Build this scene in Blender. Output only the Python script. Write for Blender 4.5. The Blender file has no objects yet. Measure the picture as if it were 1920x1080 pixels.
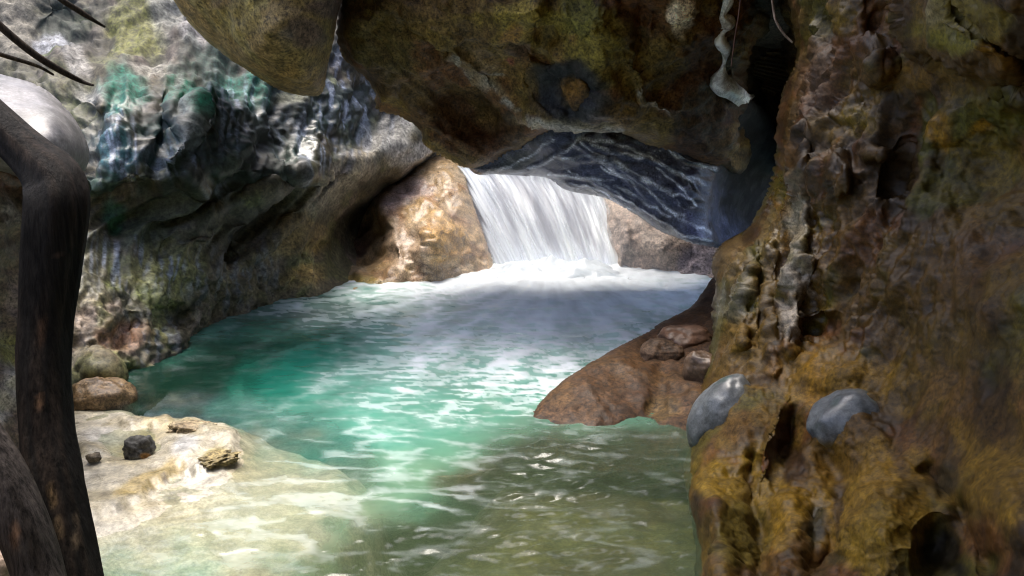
import bpy, math, random
import numpy as np
from mathutils import Vector

# ---------------------------------------------------------------- camera, world, sun, exposure
scene = bpy.context.scene
CAMZ, PITCH, F = 1.6, math.radians(12.0), 1400.0
cd = bpy.data.cameras.new("camera")
cam = bpy.data.objects.new("camera", cd)
scene.collection.objects.link(cam)
cam.location = (0, 0, CAMZ)
cam.rotation_euler = (math.pi / 2 - PITCH, 0, 0)
cd.sensor_width = 36.0
cd.lens = 36.0 * F / 1920.0
cd.clip_start, cd.clip_end = 0.05, 500.0
scene.camera = cam

SUN_DIR = Vector((-0.14, 0.22, 0.95)).normalized()
world = bpy.data.worlds.new("World")
scene.world = world
world.use_nodes = True
wn = world.node_tree
bg = wn.nodes["Background"]
sky = wn.nodes.new("ShaderNodeTexSky")
sky.sky_type = 'NISHITA'
sky.sun_disc = False
sky.air_density, sky.dust_density, sky.ozone_density = 0.8, 4.0, 0.6
sky.sun_elevation = math.asin(SUN_DIR.z)
sky.sun_rotation = math.atan2(SUN_DIR.x, SUN_DIR.y)
wn.links.new(sky.outputs[0], bg.inputs[0])
bg.inputs[1].default_value = 0.15
sl = bpy.data.lights.new("sun", 'SUN')
sl.energy, sl.angle, sl.color = 1.2, math.radians(32), (1.0, 0.95, 0.87)
sun = bpy.data.objects.new("sun", sl)
scene.collection.objects.link(sun)
sun.rotation_euler = SUN_DIR.to_track_quat('Z', 'Y').to_euler()
sun.location = (-3, 0, 12)
vs = scene.view_settings
vs.view_transform, vs.look, vs.gamma, vs.exposure = 'Standard', 'None', 1.0, 1.85
vs.use_curve_mapping = False
cy = scene.cycles
cy.use_denoising = True
cy.pixel_filter_type, cy.filter_width = 'BLACKMAN_HARRIS', 1.1
cy.max_bounces, cy.diffuse_bounces, cy.glossy_bounces = 8, 4, 4
cy.transparent_max_bounces = 12
cy.caustics_reflective = cy.caustics_refractive = False
cy.sample_clamp_indirect = 6.0

# ---------------------------------------------------------------- maths helpers
CP, SP = math.cos(PITCH), math.sin(PITCH)
CAM = np.array([0.0, 0.0, CAMZ])


def rays(px, py):
    """direction with unit Y for pixels of the 1920x1080 photograph"""
    u = (np.asarray(px, float) - 960) / F
    v = (540 - np.asarray(py, float)) / F
    dy, dz = CP + v * SP, -SP + v * CP
    return u / dy, dz / dy


def at(px, py, Y):
    a, b = rays(px, py)
    Y = np.asarray(Y, float)
    return np.stack([a * Y, Y + 0 * a, CAMZ + b * Y], -1)


def on_plane(px, py, z=0.0):
    a, b = rays(px, py)
    Y = (z - CAMZ) / np.minimum(b, -0.02)
    return np.stack([a * Y, Y, np.full_like(Y, z)], -1)


def to_px(P):
    x, y, z = P[..., 0], P[..., 1], P[..., 2] - CAMZ
    d = y * CP - z * SP
    up = y * SP + z * CP
    return 960 + F * x / d, 540 - F * up / d


def _h(ix, iy, iz, s):
    h = (ix.astype(np.uint32) * np.uint32(374761393) + iy.astype(np.uint32) * np.uint32(668265263)
         + iz.astype(np.uint32) * np.uint32(2147483647 - 58) + np.uint32((s * 974634777 + 1013904223) & 0xffffffff))
    h = (h ^ (h >> np.uint32(13))) * np.uint32(1274126177)
    h = (h ^ (h >> np.uint32(16))) * np.uint32(2246822519)
    return h ^ (h >> np.uint32(15))


def gnoise(P, seed=0):
    P = np.asarray(P, float) + 517.3
    i = np.floor(P).astype(np.int64)
    f = P - i
    w = f * f * f * (f * (f * 6 - 15) + 10)
    out = np.zeros(P.shape[:-1])
    for dx in (0, 1):
        wx = w[..., 0] if dx else 1 - w[..., 0]
        for dy in (0, 1):
            wy = w[..., 1] if dy else 1 - w[..., 1]
            for dz in (0, 1):
                wz = w[..., 2] if dz else 1 - w[..., 2]
                h = _h(i[..., 0] + dx, i[..., 1] + dy, i[..., 2] + dz, seed)
                gx = (h & np.uint32(1023)).astype(float) / 511.5 - 1
                gy = ((h >> np.uint32(10)) & np.uint32(1023)).astype(float) / 511.5 - 1
                gz = ((h >> np.uint32(20)) & np.uint32(1023)).astype(float) / 511.5 - 1
                out += wx * wy * wz * (gx * (f[..., 0] - dx) + gy * (f[..., 1] - dy) + gz * (f[..., 2] - dz))
    return out * 1.5


def fbm(P, octv=4, seed=0, gain=0.5, ridged=False):
    P = np.asarray(P, float)
    a, t, n = 1.0, np.zeros(P.shape[:-1]), 0.0
    for k in range(octv):
        v = gnoise(P * (2.03 ** k), seed + k * 17)
        if ridged:
            v = 1 - 2 * np.abs(v) * 1.6
        t += a * v
        n += a
        a *= gain
    return t / n * (1.0 if ridged else 1.6)


def worley(P, seed=0):
    P = np.asarray(P, float) + 311.7
    i = np.floor(P).astype(np.int64)
    f = P - i
    d = np.full(P.shape[:-1], 9.0)
    for dx in (-1, 0, 1):
        for dy in (-1, 0, 1):
            for dz in (-1, 0, 1):
                h = _h(i[..., 0] + dx, i[..., 1] + dy, i[..., 2] + dz, seed)
                ox = (h & np.uint32(1023)).astype(float) / 1023
                oy = ((h >> np.uint32(10)) & np.uint32(1023)).astype(float) / 1023
                oz = ((h >> np.uint32(20)) & np.uint32(1023)).astype(float) / 1023
                q = (dx + ox - f[..., 0]) ** 2 + (dy + oy - f[..., 1]) ** 2 + (dz + oz - f[..., 2]) ** 2
                d = np.minimum(d, q)
    return np.sqrt(d)


def cracks(P, scale, width, seed):
    """1 along the joints of a warped cell pattern, 0 elsewhere"""
    W = np.stack([gnoise(P * scale * .8, seed + k) for k in range(3)], -1) * .45 + np.stack([gnoise(P * scale * 4, seed + 7 + k) for k in range(3)], -1) * .08
    Q = P * scale + W + 207.1
    i = np.floor(Q).astype(np.int64)
    f = Q - i
    d1, d2 = np.full(P.shape[:-1], 9.0), np.full(P.shape[:-1], 9.0)
    for dx in (-1, 0, 1):
        for dy in (-1, 0, 1):
            for dz in (-1, 0, 1):
                h = _h(i[..., 0] + dx, i[..., 1] + dy, i[..., 2] + dz, seed)
                q = np.sqrt((dx + (h & np.uint32(1023)) / 1023.0 - f[..., 0]) ** 2 + (dy + ((h >> np.uint32(10)) & np.uint32(1023)) / 1023.0 - f[..., 1]) ** 2
                            + (dz + ((h >> np.uint32(20)) & np.uint32(1023)) / 1023.0 - f[..., 2]) ** 2)
                d2 = np.minimum(d2, np.maximum(d1, q))
                d1 = np.minimum(d1, q)
    t = np.clip((width - (d2 - d1)) / width, 0, 1)
    return t * np.clip(gnoise(P * scale * .6, seed + 30) * 2.5 + .35, 0, 1)


def sstep(a, b, x):
    t = np.clip((x - a) / (b - a), 0, 1)
    return t * t * (3 - 2 * t)


def pxn(px, py, s, seed, octv=3):
    return fbm(np.stack([px / s, py / s, np.full_like(px, 3.7)], -1), octv, seed)


def tps(ctrl):
    c = np.array(ctrl, float)
    X, y = c[:, :2] / 500.0, c[:, 2]
    n = len(c)

    def k(r2):
        return 0.5 * r2 * np.log(r2 + 1e-9)
    K = k(((X[:, None] - X[None]) ** 2).sum(-1)) + np.eye(n) * 0.004
    Pm = np.hstack([np.ones((n, 1)), X])
    A = np.zeros((n + 3, n + 3))
    A[:n, :n], A[:n, n:], A[n:, :n] = K, Pm, Pm.T
    sol = np.linalg.solve(A, np.concatenate([y, np.zeros(3)]))
    lo, hi = y.min() - 0.4, y.max() + 0.4

    def f(px, py):
        q = np.stack([np.ravel(px), np.ravel(py)], -1) / 500.0
        out = np.empty(len(q))
        for s in range(0, len(q), 40000):
            b = q[s:s + 40000]
            out[s:s + 40000] = k(((b[:, None] - X[None]) ** 2).sum(-1)) @ sol[:n] + sol[n] + b @ sol[n + 1:]
        return np.clip(out, lo, hi).reshape(np.shape(px))
    return f


def smooth_poly(pts, closed=True, n=6):
    p = np.array(pts, float)
    m = len(p)
    out = []
    for i in range(m if closed else m - 1):
        if closed:
            a, b, c, d = p[i - 1], p[i], p[(i + 1) % m], p[(i + 2) % m]
        else:
            a, b, c, d = p[max(i - 1, 0)], p[i], p[i + 1], p[min(i + 2, m - 1)]
        for t in np.linspace(0, 1, n, endpoint=False):
            out.append(0.5 * (2 * b + (c - a) * t + (2 * a - 5 * b + 4 * c - d) * t * t + (3 * b - a - 3 * c + d) * t ** 3))
    if not closed:
        out.append(p[-1])
    return np.array(out)


def seg_dist(px, py, poly, closed):
    """distance to a polyline, nearest point, side (+ = right of travel on screen with y down)"""
    best = np.full(px.shape, 1e9)
    nx, ny = px.copy(), py.copy()
    side = np.ones(px.shape)
    m = len(poly)
    for i in range(m if closed else m - 1):
        a, b = poly[i], poly[(i + 1) % m]
        e = b - a
        L = (e ** 2).sum() + 1e-9
        t = np.clip(((px - a[0]) * e[0] + (py - a[1]) * e[1]) / L, 0, 1)
        qx, qy = a[0] + t * e[0], a[1] + t * e[1]
        d = (px - qx) ** 2 + (py - qy) ** 2
        c = d < best
        best = np.where(c, d, best)
        nx, ny = np.where(c, qx, nx), np.where(c, qy, ny)
        side = np.where(c, np.sign(e[0] * (py - a[1]) - e[1] * (px - a[0])), side)
    return np.sqrt(best), nx, ny, side


def inside(px, py, poly):
    c = np.zeros(px.shape, bool)
    m = len(poly)
    for i in range(m):
        (x1, y1), (x2, y2) = poly[i], poly[(i + 1) % m]
        if y1 == y2:
            continue
        c ^= ((y1 > py) != (y2 > py)) & (px < (x2 - x1) * (py - y1) / (y2 - y1) + x1)
    return c


# features in the plane of the wall: metres towards the viewer
def bump(x, y, rx, ry, rot, h, p=2.0):
    c, s = math.cos(math.radians(rot)), math.sin(math.radians(rot))

    def f(px, py):
        u, v = ((px - x) * c + (py - y) * s) / rx, (-(px - x) * s + (py - y) * c) / ry
        return h * np.clip(1 - u * u - v * v, 0, 1) ** p
    return f


def dome(x, y, rx, ry, rot, h):
    return bump(x, y, rx, ry, rot, h, 0.6)


def ridge(pts, w, h):
    pl = smooth_poly(pts, False)

    def f(px, py):
        d, _, _, _ = seg_dist(px, py, pl, False)
        return h * np.exp(-(d / w) ** 2)
    return f


def lip(pts, w, h, sharp=0.15):
    """crisp edge: gentle rise on the right-hand side of travel, sharp drop on the left"""
    pl = smooth_poly(pts, False)

    def f(px, py):
        d, _, _, sd = seg_dist(px, py, pl, False)
        return np.where(sd > 0, h * np.exp(-d / w), h * np.exp(-(d / (sharp * w)) ** 2))
    return f


# ---------------------------------------------------------------- mesh helpers
def link_mesh(name, V, faces, mat, parent=None, smooth=True, attrs=None):
    me = bpy.data.meshes.new(name)
    V = np.asarray(V, float)
    me.from_pydata(V.tolist(), [], faces if isinstance(faces, list) else faces.tolist())
    me.update()
    if smooth:
        me.polygons.foreach_set('use_smooth', np.ones(len(me.polygons), bool))
    for k, v in (attrs or {}).items():
        v = np.asarray(v, np.float32)
        if v.ndim == 2:
            a = me.color_attributes.new(k, 'FLOAT_COLOR', 'POINT')
            full = np.ones((len(V), 4), np.float32)
            full[:, :3] = v
            a.data.foreach_set('color', full.ravel())
        else:
            a = me.attributes.new(k, 'FLOAT', 'POINT')
            a.data.foreach_set('value', v)
    me.materials.append(mat)
    o = bpy.data.objects.new(name, me)
    scene.collection.objects.link(o)
    if parent is not None:
        o.parent = parent
    return o


def tag(o, label=None, cat=None, group=None, kind=None):
    for k, v in (('label', label), ('category', cat), ('group', group), ('kind', kind)):
        if v:
            o[k] = v
    return o


def grid_normals(V, F4):
    n = np.zeros_like(V)
    a, b, c, d = (V[F4[:, k]] for k in range(4))
    fn = np.cross(c - a, d - b)
    for k in range(4):
        np.add.at(n, F4[:, k], fn)
    return n / (np.linalg.norm(n, axis=1, keepdims=True) + 1e-12)


def paint(P, px, py, base, layers, patches, seed=0):
    """albedo of the stone: a base, mineral/moss layers by 3-D noise, and stains of their own shape, a few painted as glints and shade"""
    col = np.tile(np.array(base, float), (len(P), 1))
    for k, (c, sc, lo, hi, st) in enumerate(layers):
        n = fbm(P * np.array(sc), 4, seed + 31 * k)
        w = sstep(lo, hi, n) * st
        col = col * (1 - w[:, None]) + np.array(c) * w[:, None]
    if patches:
        wob = pxn(px, py, 60, seed + 5, 4) * 0.55
        for (x, y, rx, ry, rot, c, st) in patches:
            cs, sn = math.cos(math.radians(rot)), math.sin(math.radians(rot))
            u, v = ((px - x) * cs + (py - y) * sn) / rx, (-(px - x) * sn + (py - y) * cs) / ry
            w = sstep(1.0, 0.45, np.sqrt(u * u + v * v) + wob) * st
            col = col * (1 - w[:, None]) + np.array(c) * w[:, None]
    fine = 1 + 0.32 * fbm(P * 14, 3, seed + 77)
    return np.clip(col * fine[:, None], 0.004, 0.92)


FIELD = {}


def relief(name, outline, ctrl, mat, disp, colf, step=4, roll=(0.5, 60), thick=1.2, feats=(), warp=8, wet=None, parent=None, seed=0, shrink=0.12,
           edge=0.35):
    """a rock mass: its outline, the distance of its face, hollows and lips, erosion relief, and a closed back"""
    poly = smooth_poly(outline, True, 6)
    f = tps(ctrl)
    x0, y0 = poly.min(0) - step
    x1, y1 = poly.max(0) + step
    xs, ys = np.arange(x0, x1 + step, step), np.arange(y0, y1 + step, step)
    gx, gy = np.meshgrid(xs, ys)
    jx = gx + warp * pxn(gx, gy, 45, seed + 3, 2)
    jy = gy + warp * pxn(gx, gy, 45, seed + 9, 2)
    ins = inside(gx, gy, poly)
    d, nx, ny, _ = seg_dist(gx, gy, poly, True)
    sd = np.where(ins, d, -d)
    ok = sd > -0.72 * step
    snap = ok & (sd < 0.6 * step)
    px, py = np.where(snap, nx, gx), np.where(snap, ny, gy)
    sdc = np.clip(sd, 0, None)

    def yfun(qx, qy, qd):
        Y = f(qx, qy)
        t = np.clip(qd / roll[1], 0, 1)
        Y = Y + roll[0] * (1 - np.sqrt(np.clip(1 - (1 - t) ** 2, 0, 1)))
        return Y
    Y = yfun(px, py, sdc)
    for ft in feats:
        Y = Y - ft(jx, jy)
    cell = ok[:-1, :-1] & ok[1:, :-1] & ok[:-1, 1:] & ok[1:, 1:]
    idx = np.full(gx.shape, -1)
    use = np.zeros(gx.shape, bool)
    use[:-1, :-1] |= cell
    use[1:, :-1] |= cell
    use[:-1, 1:] |= cell
    use[1:, 1:] |= cell
    idx[use] = np.arange(use.sum())
    px, py, Y, sdc = px[use], py[use], Y[use], sdc[use]
    r, c = np.nonzero(cell)
    F4 = np.stack([idx[r, c], idx[r + 1, c], idx[r + 1, c + 1], idx[r, c + 1]], -1)
    V = at(px, py, Y)
    N = grid_normals(V, F4)
    if (N * (CAM - V)).sum() < 0:
        N = -N
        F4 = F4[:, ::-1]
    dv = disp(V, px, py)
    V = V + N * (dv * (edge + (1 - edge) * sstep(0, 45, sdc)))[:, None]
    col = colf(V, px, py)
    wt = np.full(len(V), 0.3) if wet is None else wet(V, px, py)
    FIELD[name] = lambda qx, qy: f(np.asarray(qx, float), np.asarray(qy, float)) - sum(ft(np.asarray(qx, float), np.asarray(qy, float)) for ft in feats)
    # closed back
    E = np.concatenate([F4[:, [0, 1]], F4[:, [1, 2]], F4[:, [2, 3]], F4[:, [3, 0]]])
    key = np.sort(E, 1)
    _, inv, cnt = np.unique(key, axis=0, return_inverse=True, return_counts=True)
    be = E[cnt[inv.ravel()] == 1]
    bv = np.unique(be)
    C = V[bv].mean(0)
    rem = np.full(len(V), -1)
    rem[bv] = np.arange(len(bv))
    rd = V[bv] - CAM
    rd /= np.linalg.norm(rd, axis=1, keepdims=True)
    n0 = len(V)
    rings = []
    for kk, sh in ((0.35, 0.03), (0.75, shrink * 0.5), (1.0, shrink)):
        rings.append(V[bv] + rd * thick * kk + (C - V[bv]) * sh)
    cen = (V[bv] + rd * thick).mean(0, keepdims=True)
    allV = np.concatenate([V] + rings + [cen])
    faces = F4.tolist()
    nb = len(bv)
    a, b = rem[be[:, 0]], rem[be[:, 1]]
    prev_a, prev_b = be[:, 0], be[:, 1]
    for k in range(3):
        ca, cb = n0 + k * nb + a, n0 + k * nb + b
        faces += np.stack([prev_b, prev_a, ca, cb], -1).tolist()
        prev_a, prev_b = ca, cb
    faces += np.stack([prev_b, prev_a, np.full_like(prev_a, len(allV) - 1)], -1).tolist()
    ext = np.concatenate([col] + [col[bv]] * 3 + [col[bv].mean(0, keepdims=True)])
    wxt = np.concatenate([wt] + [wt[bv]] * 3 + [wt[:1]])
    return link_mesh(name, allV, faces, mat, parent, True, {'Col': ext, 'Wet': wxt})


# ---------------------------------------------------------------- materials
def new_mat(name):
    m = bpy.data.materials.new(name)
    m.use_nodes = True
    nt = m.node_tree
    for n in list(nt.nodes):
        nt.nodes.remove(n)
    out = nt.nodes.new('ShaderNodeOutputMaterial')
    return m, nt, out


def N_(nt, t, **kw):
    n = nt.nodes.new(t)
    for k, v in kw.items():
        setattr(n, k, v)
    return n


def noise_node(nt, pos, scale, detail=6, rough=0.6, stretch=None):
    n = N_(nt, 'ShaderNodeTexNoise')
    n.inputs['Scale'].default_value = scale
    n.inputs['Detail'].default_value = detail
    n.inputs['Roughness'].default_value = rough
    if stretch:
        mp = N_(nt, 'ShaderNodeMapping')
        mp.inputs['Scale'].default_value = stretch
        nt.links.new(pos, mp.inputs[0])
        nt.links.new(mp.outputs[0], n.inputs['Vector'])
    else:
        nt.links.new(pos, n.inputs['Vector'])
    return n


def maprange(nt, src, a, b, c, d):
    n = N_(nt, 'ShaderNodeMapRange')
    nt.links.new(src, n.inputs[0])
    for i, v in enumerate((a, b, c, d)):
        n.inputs[i + 1].default_value = v
    return n.outputs[0]


def rock_material(name, rough_dry=0.8, rough_wet=0.16, bump_s=0.5, stretch=None, fine=70, speck=0.75, spec=0.5):
    m, nt, out = new_mat(name)
    L = nt.links.new
    p = N_(nt, 'ShaderNodeBsdfPrincipled')
    L(p.outputs[0], out.inputs[0])
    p.inputs['Specular IOR Level'].default_value = spec
    pos = N_(nt, 'ShaderNodeNewGeometry').outputs['Position']
    col = N_(nt, 'ShaderNodeAttribute', attribute_name='Col')
    wet = N_(nt, 'ShaderNodeAttribute', attribute_name='Wet')
    n1 = noise_node(nt, pos, fine, 8, 0.75, stretch)
    n2 = noise_node(nt, pos, 11, 9, 0.72, stretch)
    f1 = maprange(nt, n1.outputs['Fac'], 0.38, 0.62, 1 - speck, 1 + speck)
    f2 = maprange(nt, n2.outputs['Fac'], 0.32, 0.68, 0.5, 1.5)
    mu = N_(nt, 'ShaderNodeMath', operation='MULTIPLY')
    L(f1, mu.inputs[0])
    L(f2, mu.inputs[1])
    sc = N_(nt, 'ShaderNodeVectorMath', operation='SCALE')
    L(col.outputs['Color'], sc.inputs[0])
    L(mu.outputs[0], sc.inputs['Scale'])
    L(sc.outputs[0], p.inputs['Base Color'])
    n3 = noise_node(nt, pos, 5, 4, 0.6)
    wa = N_(nt, 'ShaderNodeMath', operation='ADD')
    L(wet.outputs['Fac'], wa.inputs[0])
    L(maprange(nt, n3.outputs['Fac'], 0.35, 0.65, -0.25, 0.25), wa.inputs[1])
    L(maprange(nt, wa.outputs[0], 0, 1, rough_dry, rough_wet), p.inputs['Roughness'])
    b1 = N_(nt, 'ShaderNodeBump')
    b1.inputs['Strength'].default_value = bump_s
    b1.inputs['Distance'].default_value = 0.02
    L(n2.outputs['Fac'], b1.inputs['Height'])
    b2 = N_(nt, 'ShaderNodeBump')
    b2.inputs['Strength'].default_value = bump_s
    b2.inputs['Distance'].default_value = 0.004
    L(n1.outputs['Fac'], b2.inputs['Height'])
    L(b1.outputs[0], b2.inputs['Normal'])
    L(b2.outputs[0], p.inputs['Normal'])
    return m


ROCK = rock_material('limestone', spec=.32, fine=42)
ROCK_V = rock_material('flowstone', bump_s=0.4, fine=60, speck=.5, spec=.26)
ROCK_WET = rock_material('wet_stone', rough_dry=0.5, rough_wet=0.1, bump_s=0.5)
GLINT_STONE = rock_material('glint_painted_stone', rough_dry=.95, rough_wet=.14, bump_s=.35, spec=.42)
SLAB = rock_material('pale_slab', rough_dry=0.6, rough_wet=0.18, bump_s=0.25, fine=60, speck=.28)
ROCK_CLIFF = rock_material('washed_stone', rough_dry=0.8, rough_wet=0.30, bump_s=0.22, fine=30, speck=.6)
SMOOTH = rock_material('polished_stone', rough_dry=0.55, rough_wet=0.24, bump_s=0.04, speck=0.3)
BARK = rock_material('weathered_wood', rough_dry=0.85, rough_wet=0.4, stretch=(1, 1, 0.07), bump_s=1.0, fine=70, spec=0.12)

# colours of the stone (albedo)
OCHRE, OLIVE, BROWN, DARK = (.30, .19, .045), (.15, .135, .035), (.10, .058, .026), (.035, .024, .018)
PURP, GREY, PALE, CREAM = (.14, .095, .095), (.30, .30, .31), (.62, .60, .55), (.50, .42, .28)
MOSS, TEAL, RUST, SLATE = (.17, .19, .035), (.02, .12, .085), (.19, .065, .022), (.10, .13, .18)
YEL, TAN, RED = (.36, .25, .04), (.33, .23, .10), (.16, .05, .03)


# ---------------------------------------------------------------- big rock masses
def d_cliff(P, px, py):
    ang = math.radians(-38)                         # strata rise to the right
    x, z = P[:, 0] * 0.5 + P[:, 1] * 0.7, P[:, 2]
    u, v = x * math.cos(ang) - z * math.sin(ang), x * math.sin(ang) + z * math.cos(ang)
    strata = fbm(np.stack([u * 0.45, v * 3.6, P[:, 0] * .5], -1), 4, 11, ridged=True) * 0.12
    drape = fbm(np.stack([px / 48 + py / 260, py / 190, 0 * px], -1), 4, 23) * 0.085 - .03 * cracks(P, 2.2, .1, 25) * (1 - .6 * sstep(150, 90, py - .1 * px)) + fbm(P * np.array([8, 6, 1.6]), 3, 24, ridged=True) * .014
    pits = (worley(P * np.array([7, 5, 5]), 5) - 0.5) * 0.055 + fbm(P * 12, 3, 8, ridged=True) * 0.03
    lump = fbm(P * 1.4, 3, 2) * 0.13
    up = sstep(390, 300, py + 0.12 * (px - 400))
    low = sstep(470, 520, py + 0.10 * (px - 350)) * sstep(640, 560, px)
    calm = sstep(-60, 40, (px - 600) * .75 + (py - 400) * .66) * sstep(560, 620, px)
    mid = (1 - up) * (1 - low)
    return (lump + drape * up * .8 + strata * (mid + .35 * up + .3 * low) + pits * low + .04 * fbm(P * 9, 3, 9) * up) * (1 - 0.8 * calm)


def c_cliff(P, px, py):
    c = paint(P, px, py, (.085, .072, .042),
              [((.035, .036, .025), (1.4, 1.0, 2.2), -.05, .25, .8), ((.13, .10, .085), (2.5, 2, 2.5), .0, .3, .6), ((.08, .095, .025), (1.8, 1.5, 2), .1, .35, .5)],
              [(450, 235, 370, 145, -10, (.018, .034, .028), .97), (300, 400, 190, 70, -25, (.035, .045, .026), .85), (450, 430, 150, 60, -35, (.05, .045, .026), .8),
               (30, 60, 110, 80, 0, (.20, .18, .14), .9), (250, 60, 70, 80, 20, (.15, .15, .035), .95), (330, 30, 60, 60, 0, (.22, .22, .19), .9),
               (385, 70, 70, 45, 40, (.27, .255, .245), .95), (270, 125, 75, 26, 0, (.25, .24, .20), .9), (110, 45, 60, 60, 0, (.025, .035, .025), .95), (170, 75, 40, 30, 0, (.04, .035, .025), .9),
               (90, 75, 45, 14, 0, (.28, .29, .31), .9), (150, 130, 36, 32, 20, (.24, .23, .21), .9), (170, 178, 52, 18, 10, (.27, .27, .25), .95), (90, 95, 30, 10, 0, (.08, .12, .03), .8),
               (60, 125, 70, 16, 20, (.05, .045, .025), .9), (150, 205, 60, 30, 20, (.06, .065, .02), .9), (40, 150, 60, 20, 20, (.05, .05, .025), .8),
               (235, 175, 55, 80, 10, (.007, .135, .09), .95), (400, 130, 90, 55, 0, (.014, .045, .03), .95), (355, 185, 60, 50, 0, (.010, .17, .10), .95), (450, 170, 80, 50, 0, (.010, .12, .085), .9), (300, 250, 60, 50, 0, (.014, .05, .045), .8), (230, 290, 50, 60, 0, (.03, .11, .13), .8),
               (345, 215, 18, 22, 25, (.25, .26, .24), .8), (335, 165, 12, 34, 10, (.2, .2, .18), .7), (355, 245, 10, 34, 30, (.2, .22, .2), .7), (550, 185, 40, 16, 10, (.2, .21, .14), .8),
               (215, 410, 30, 50, 20, (.025, .09, .04), .85), (180, 345, 60, 30, 0, (.02, .05, .03), .8), (620, 150, 18, 16, 0, (.17, .19, .1), .7),
               (640, 335, 140, 38, -40, (.25, .22, .16), .95), (540, 440, 80, 40, -40, (.15, .125, .065), .85), (745, 245, 60, 46, -30, (.31, .30, .26), .95), (800, 290, 60, 50, 0, (.34, .33, .3), .95),
               (640, 330, 34, 14, -45, (.07, .06, .05), .8), (560, 450, 60, 50, 0, (.18, .12, .05), .7), (570, 520, 50, 34, 0, (.19, .13, .045), .8),
               (230, 630, 60, 40, 0, (.11, .055, .03), .7)], 1)
    ang = math.radians(-38)
    xx, zz = P[:, 0] * 0.5 + P[:, 1] * 0.7, P[:, 2]
    bu, bv = xx * math.cos(ang) - zz * math.sin(ang), xx * math.sin(ang) + zz * math.cos(ang)
    band = fbm(np.stack([bu * .5, bv * 5, P[:, 0] * .5], -1), 5, 58)
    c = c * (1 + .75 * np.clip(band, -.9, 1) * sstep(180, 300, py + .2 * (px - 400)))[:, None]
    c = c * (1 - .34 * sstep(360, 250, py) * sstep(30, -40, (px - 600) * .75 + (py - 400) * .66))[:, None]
    # wet sky glints painted as pale streaks on the curtains and lower wall
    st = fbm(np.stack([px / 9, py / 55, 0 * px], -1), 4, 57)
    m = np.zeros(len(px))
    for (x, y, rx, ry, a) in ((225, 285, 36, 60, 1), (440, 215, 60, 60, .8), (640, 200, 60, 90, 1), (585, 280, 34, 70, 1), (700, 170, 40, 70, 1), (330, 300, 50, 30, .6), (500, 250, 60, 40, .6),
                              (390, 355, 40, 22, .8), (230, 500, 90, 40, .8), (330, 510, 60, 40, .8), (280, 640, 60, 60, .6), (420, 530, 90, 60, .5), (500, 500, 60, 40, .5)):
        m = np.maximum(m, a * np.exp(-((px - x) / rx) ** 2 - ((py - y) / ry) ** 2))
    c = c * (1 + .9 * sstep(440, 520, py + .1 * (px - 350)) * sstep(640, 560, px))[:, None]  # albedo raised on the lower wall to make up for its shade
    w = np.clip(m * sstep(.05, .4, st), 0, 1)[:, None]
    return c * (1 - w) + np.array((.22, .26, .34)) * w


def w_cliff(P, px, py):
    w = 0.35 + 0.3 * fbm(P * 2, 3, 51)
    for (x, y, rx, ry, a) in ((225, 270, 60, 70, .7), (440, 210, 70, 60, .6), (640, 190, 80, 110, .9), (590, 290, 50, 70, .8), (300, 520, 190, 90, .5),
                              (400, 350, 60, 30, .7)):
        w += a * np.exp(-((px - x) / rx) ** 2 - ((py - y) / ry) ** 2)
    return .75 * w - 0.7 * sstep(170, 90, py - .1 * px) - .4 * sstep(-60, 40, (px - 600) * .75 + (py - 400) * .66)


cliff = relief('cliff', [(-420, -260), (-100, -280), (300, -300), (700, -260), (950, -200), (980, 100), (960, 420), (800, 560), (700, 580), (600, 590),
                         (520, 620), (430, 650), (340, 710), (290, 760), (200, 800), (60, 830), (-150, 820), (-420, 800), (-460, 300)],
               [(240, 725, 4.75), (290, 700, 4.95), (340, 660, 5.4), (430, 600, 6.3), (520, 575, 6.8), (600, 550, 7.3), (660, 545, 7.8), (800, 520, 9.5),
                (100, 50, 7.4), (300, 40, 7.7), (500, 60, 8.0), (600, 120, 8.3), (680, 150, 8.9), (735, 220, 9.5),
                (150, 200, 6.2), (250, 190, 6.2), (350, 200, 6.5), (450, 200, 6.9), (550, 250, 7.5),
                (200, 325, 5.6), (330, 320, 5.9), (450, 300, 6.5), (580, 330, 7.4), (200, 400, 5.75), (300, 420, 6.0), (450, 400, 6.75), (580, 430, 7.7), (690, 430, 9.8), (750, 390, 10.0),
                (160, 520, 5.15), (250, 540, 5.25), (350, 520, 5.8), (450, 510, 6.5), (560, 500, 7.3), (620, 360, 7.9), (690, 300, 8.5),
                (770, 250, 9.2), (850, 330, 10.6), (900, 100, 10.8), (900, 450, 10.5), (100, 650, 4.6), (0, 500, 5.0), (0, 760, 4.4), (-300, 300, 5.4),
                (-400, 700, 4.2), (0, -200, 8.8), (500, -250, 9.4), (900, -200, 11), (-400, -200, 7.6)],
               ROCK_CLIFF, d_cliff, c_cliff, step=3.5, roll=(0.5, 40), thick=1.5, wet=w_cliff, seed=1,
               feats=[lip([(600, 330), (460, 320), (330, 335), (190, 345)], 60, 0.2), ridge([(480, 480), (600, 380), (720, 270)], 22, 0.15),
                      ridge([(300, 450), (420, 390), (560, 330)], 16, 0.12), ridge([(360, 220), (350, 260), (320, 300)], 14, 0.18),
                      bump(170, 185, 70, 30, 10, 0.16), bump(110, 40, 70, 60, 0, -0.25), bump(300, 240, 40, 80, 0, -0.16), bump(510, 285, 60, 50, 0, -0.18),
                      bump(240, 620, 40, 40, 0, -0.15), bump(330, 600, 45, 40, 0, -0.15), bump(420, 480, 30, 35, 0, -0.2), bump(190, 700, 60, 50, 0, .2),
                      lip([(790, 296), (700, 350), (640, 395), (606, 440)], 55, .4, .12)])
tag(cliff, 'broken wet cliff along the left bank, pale and mossy at top with teal algae stains', 'cliff')


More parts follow.
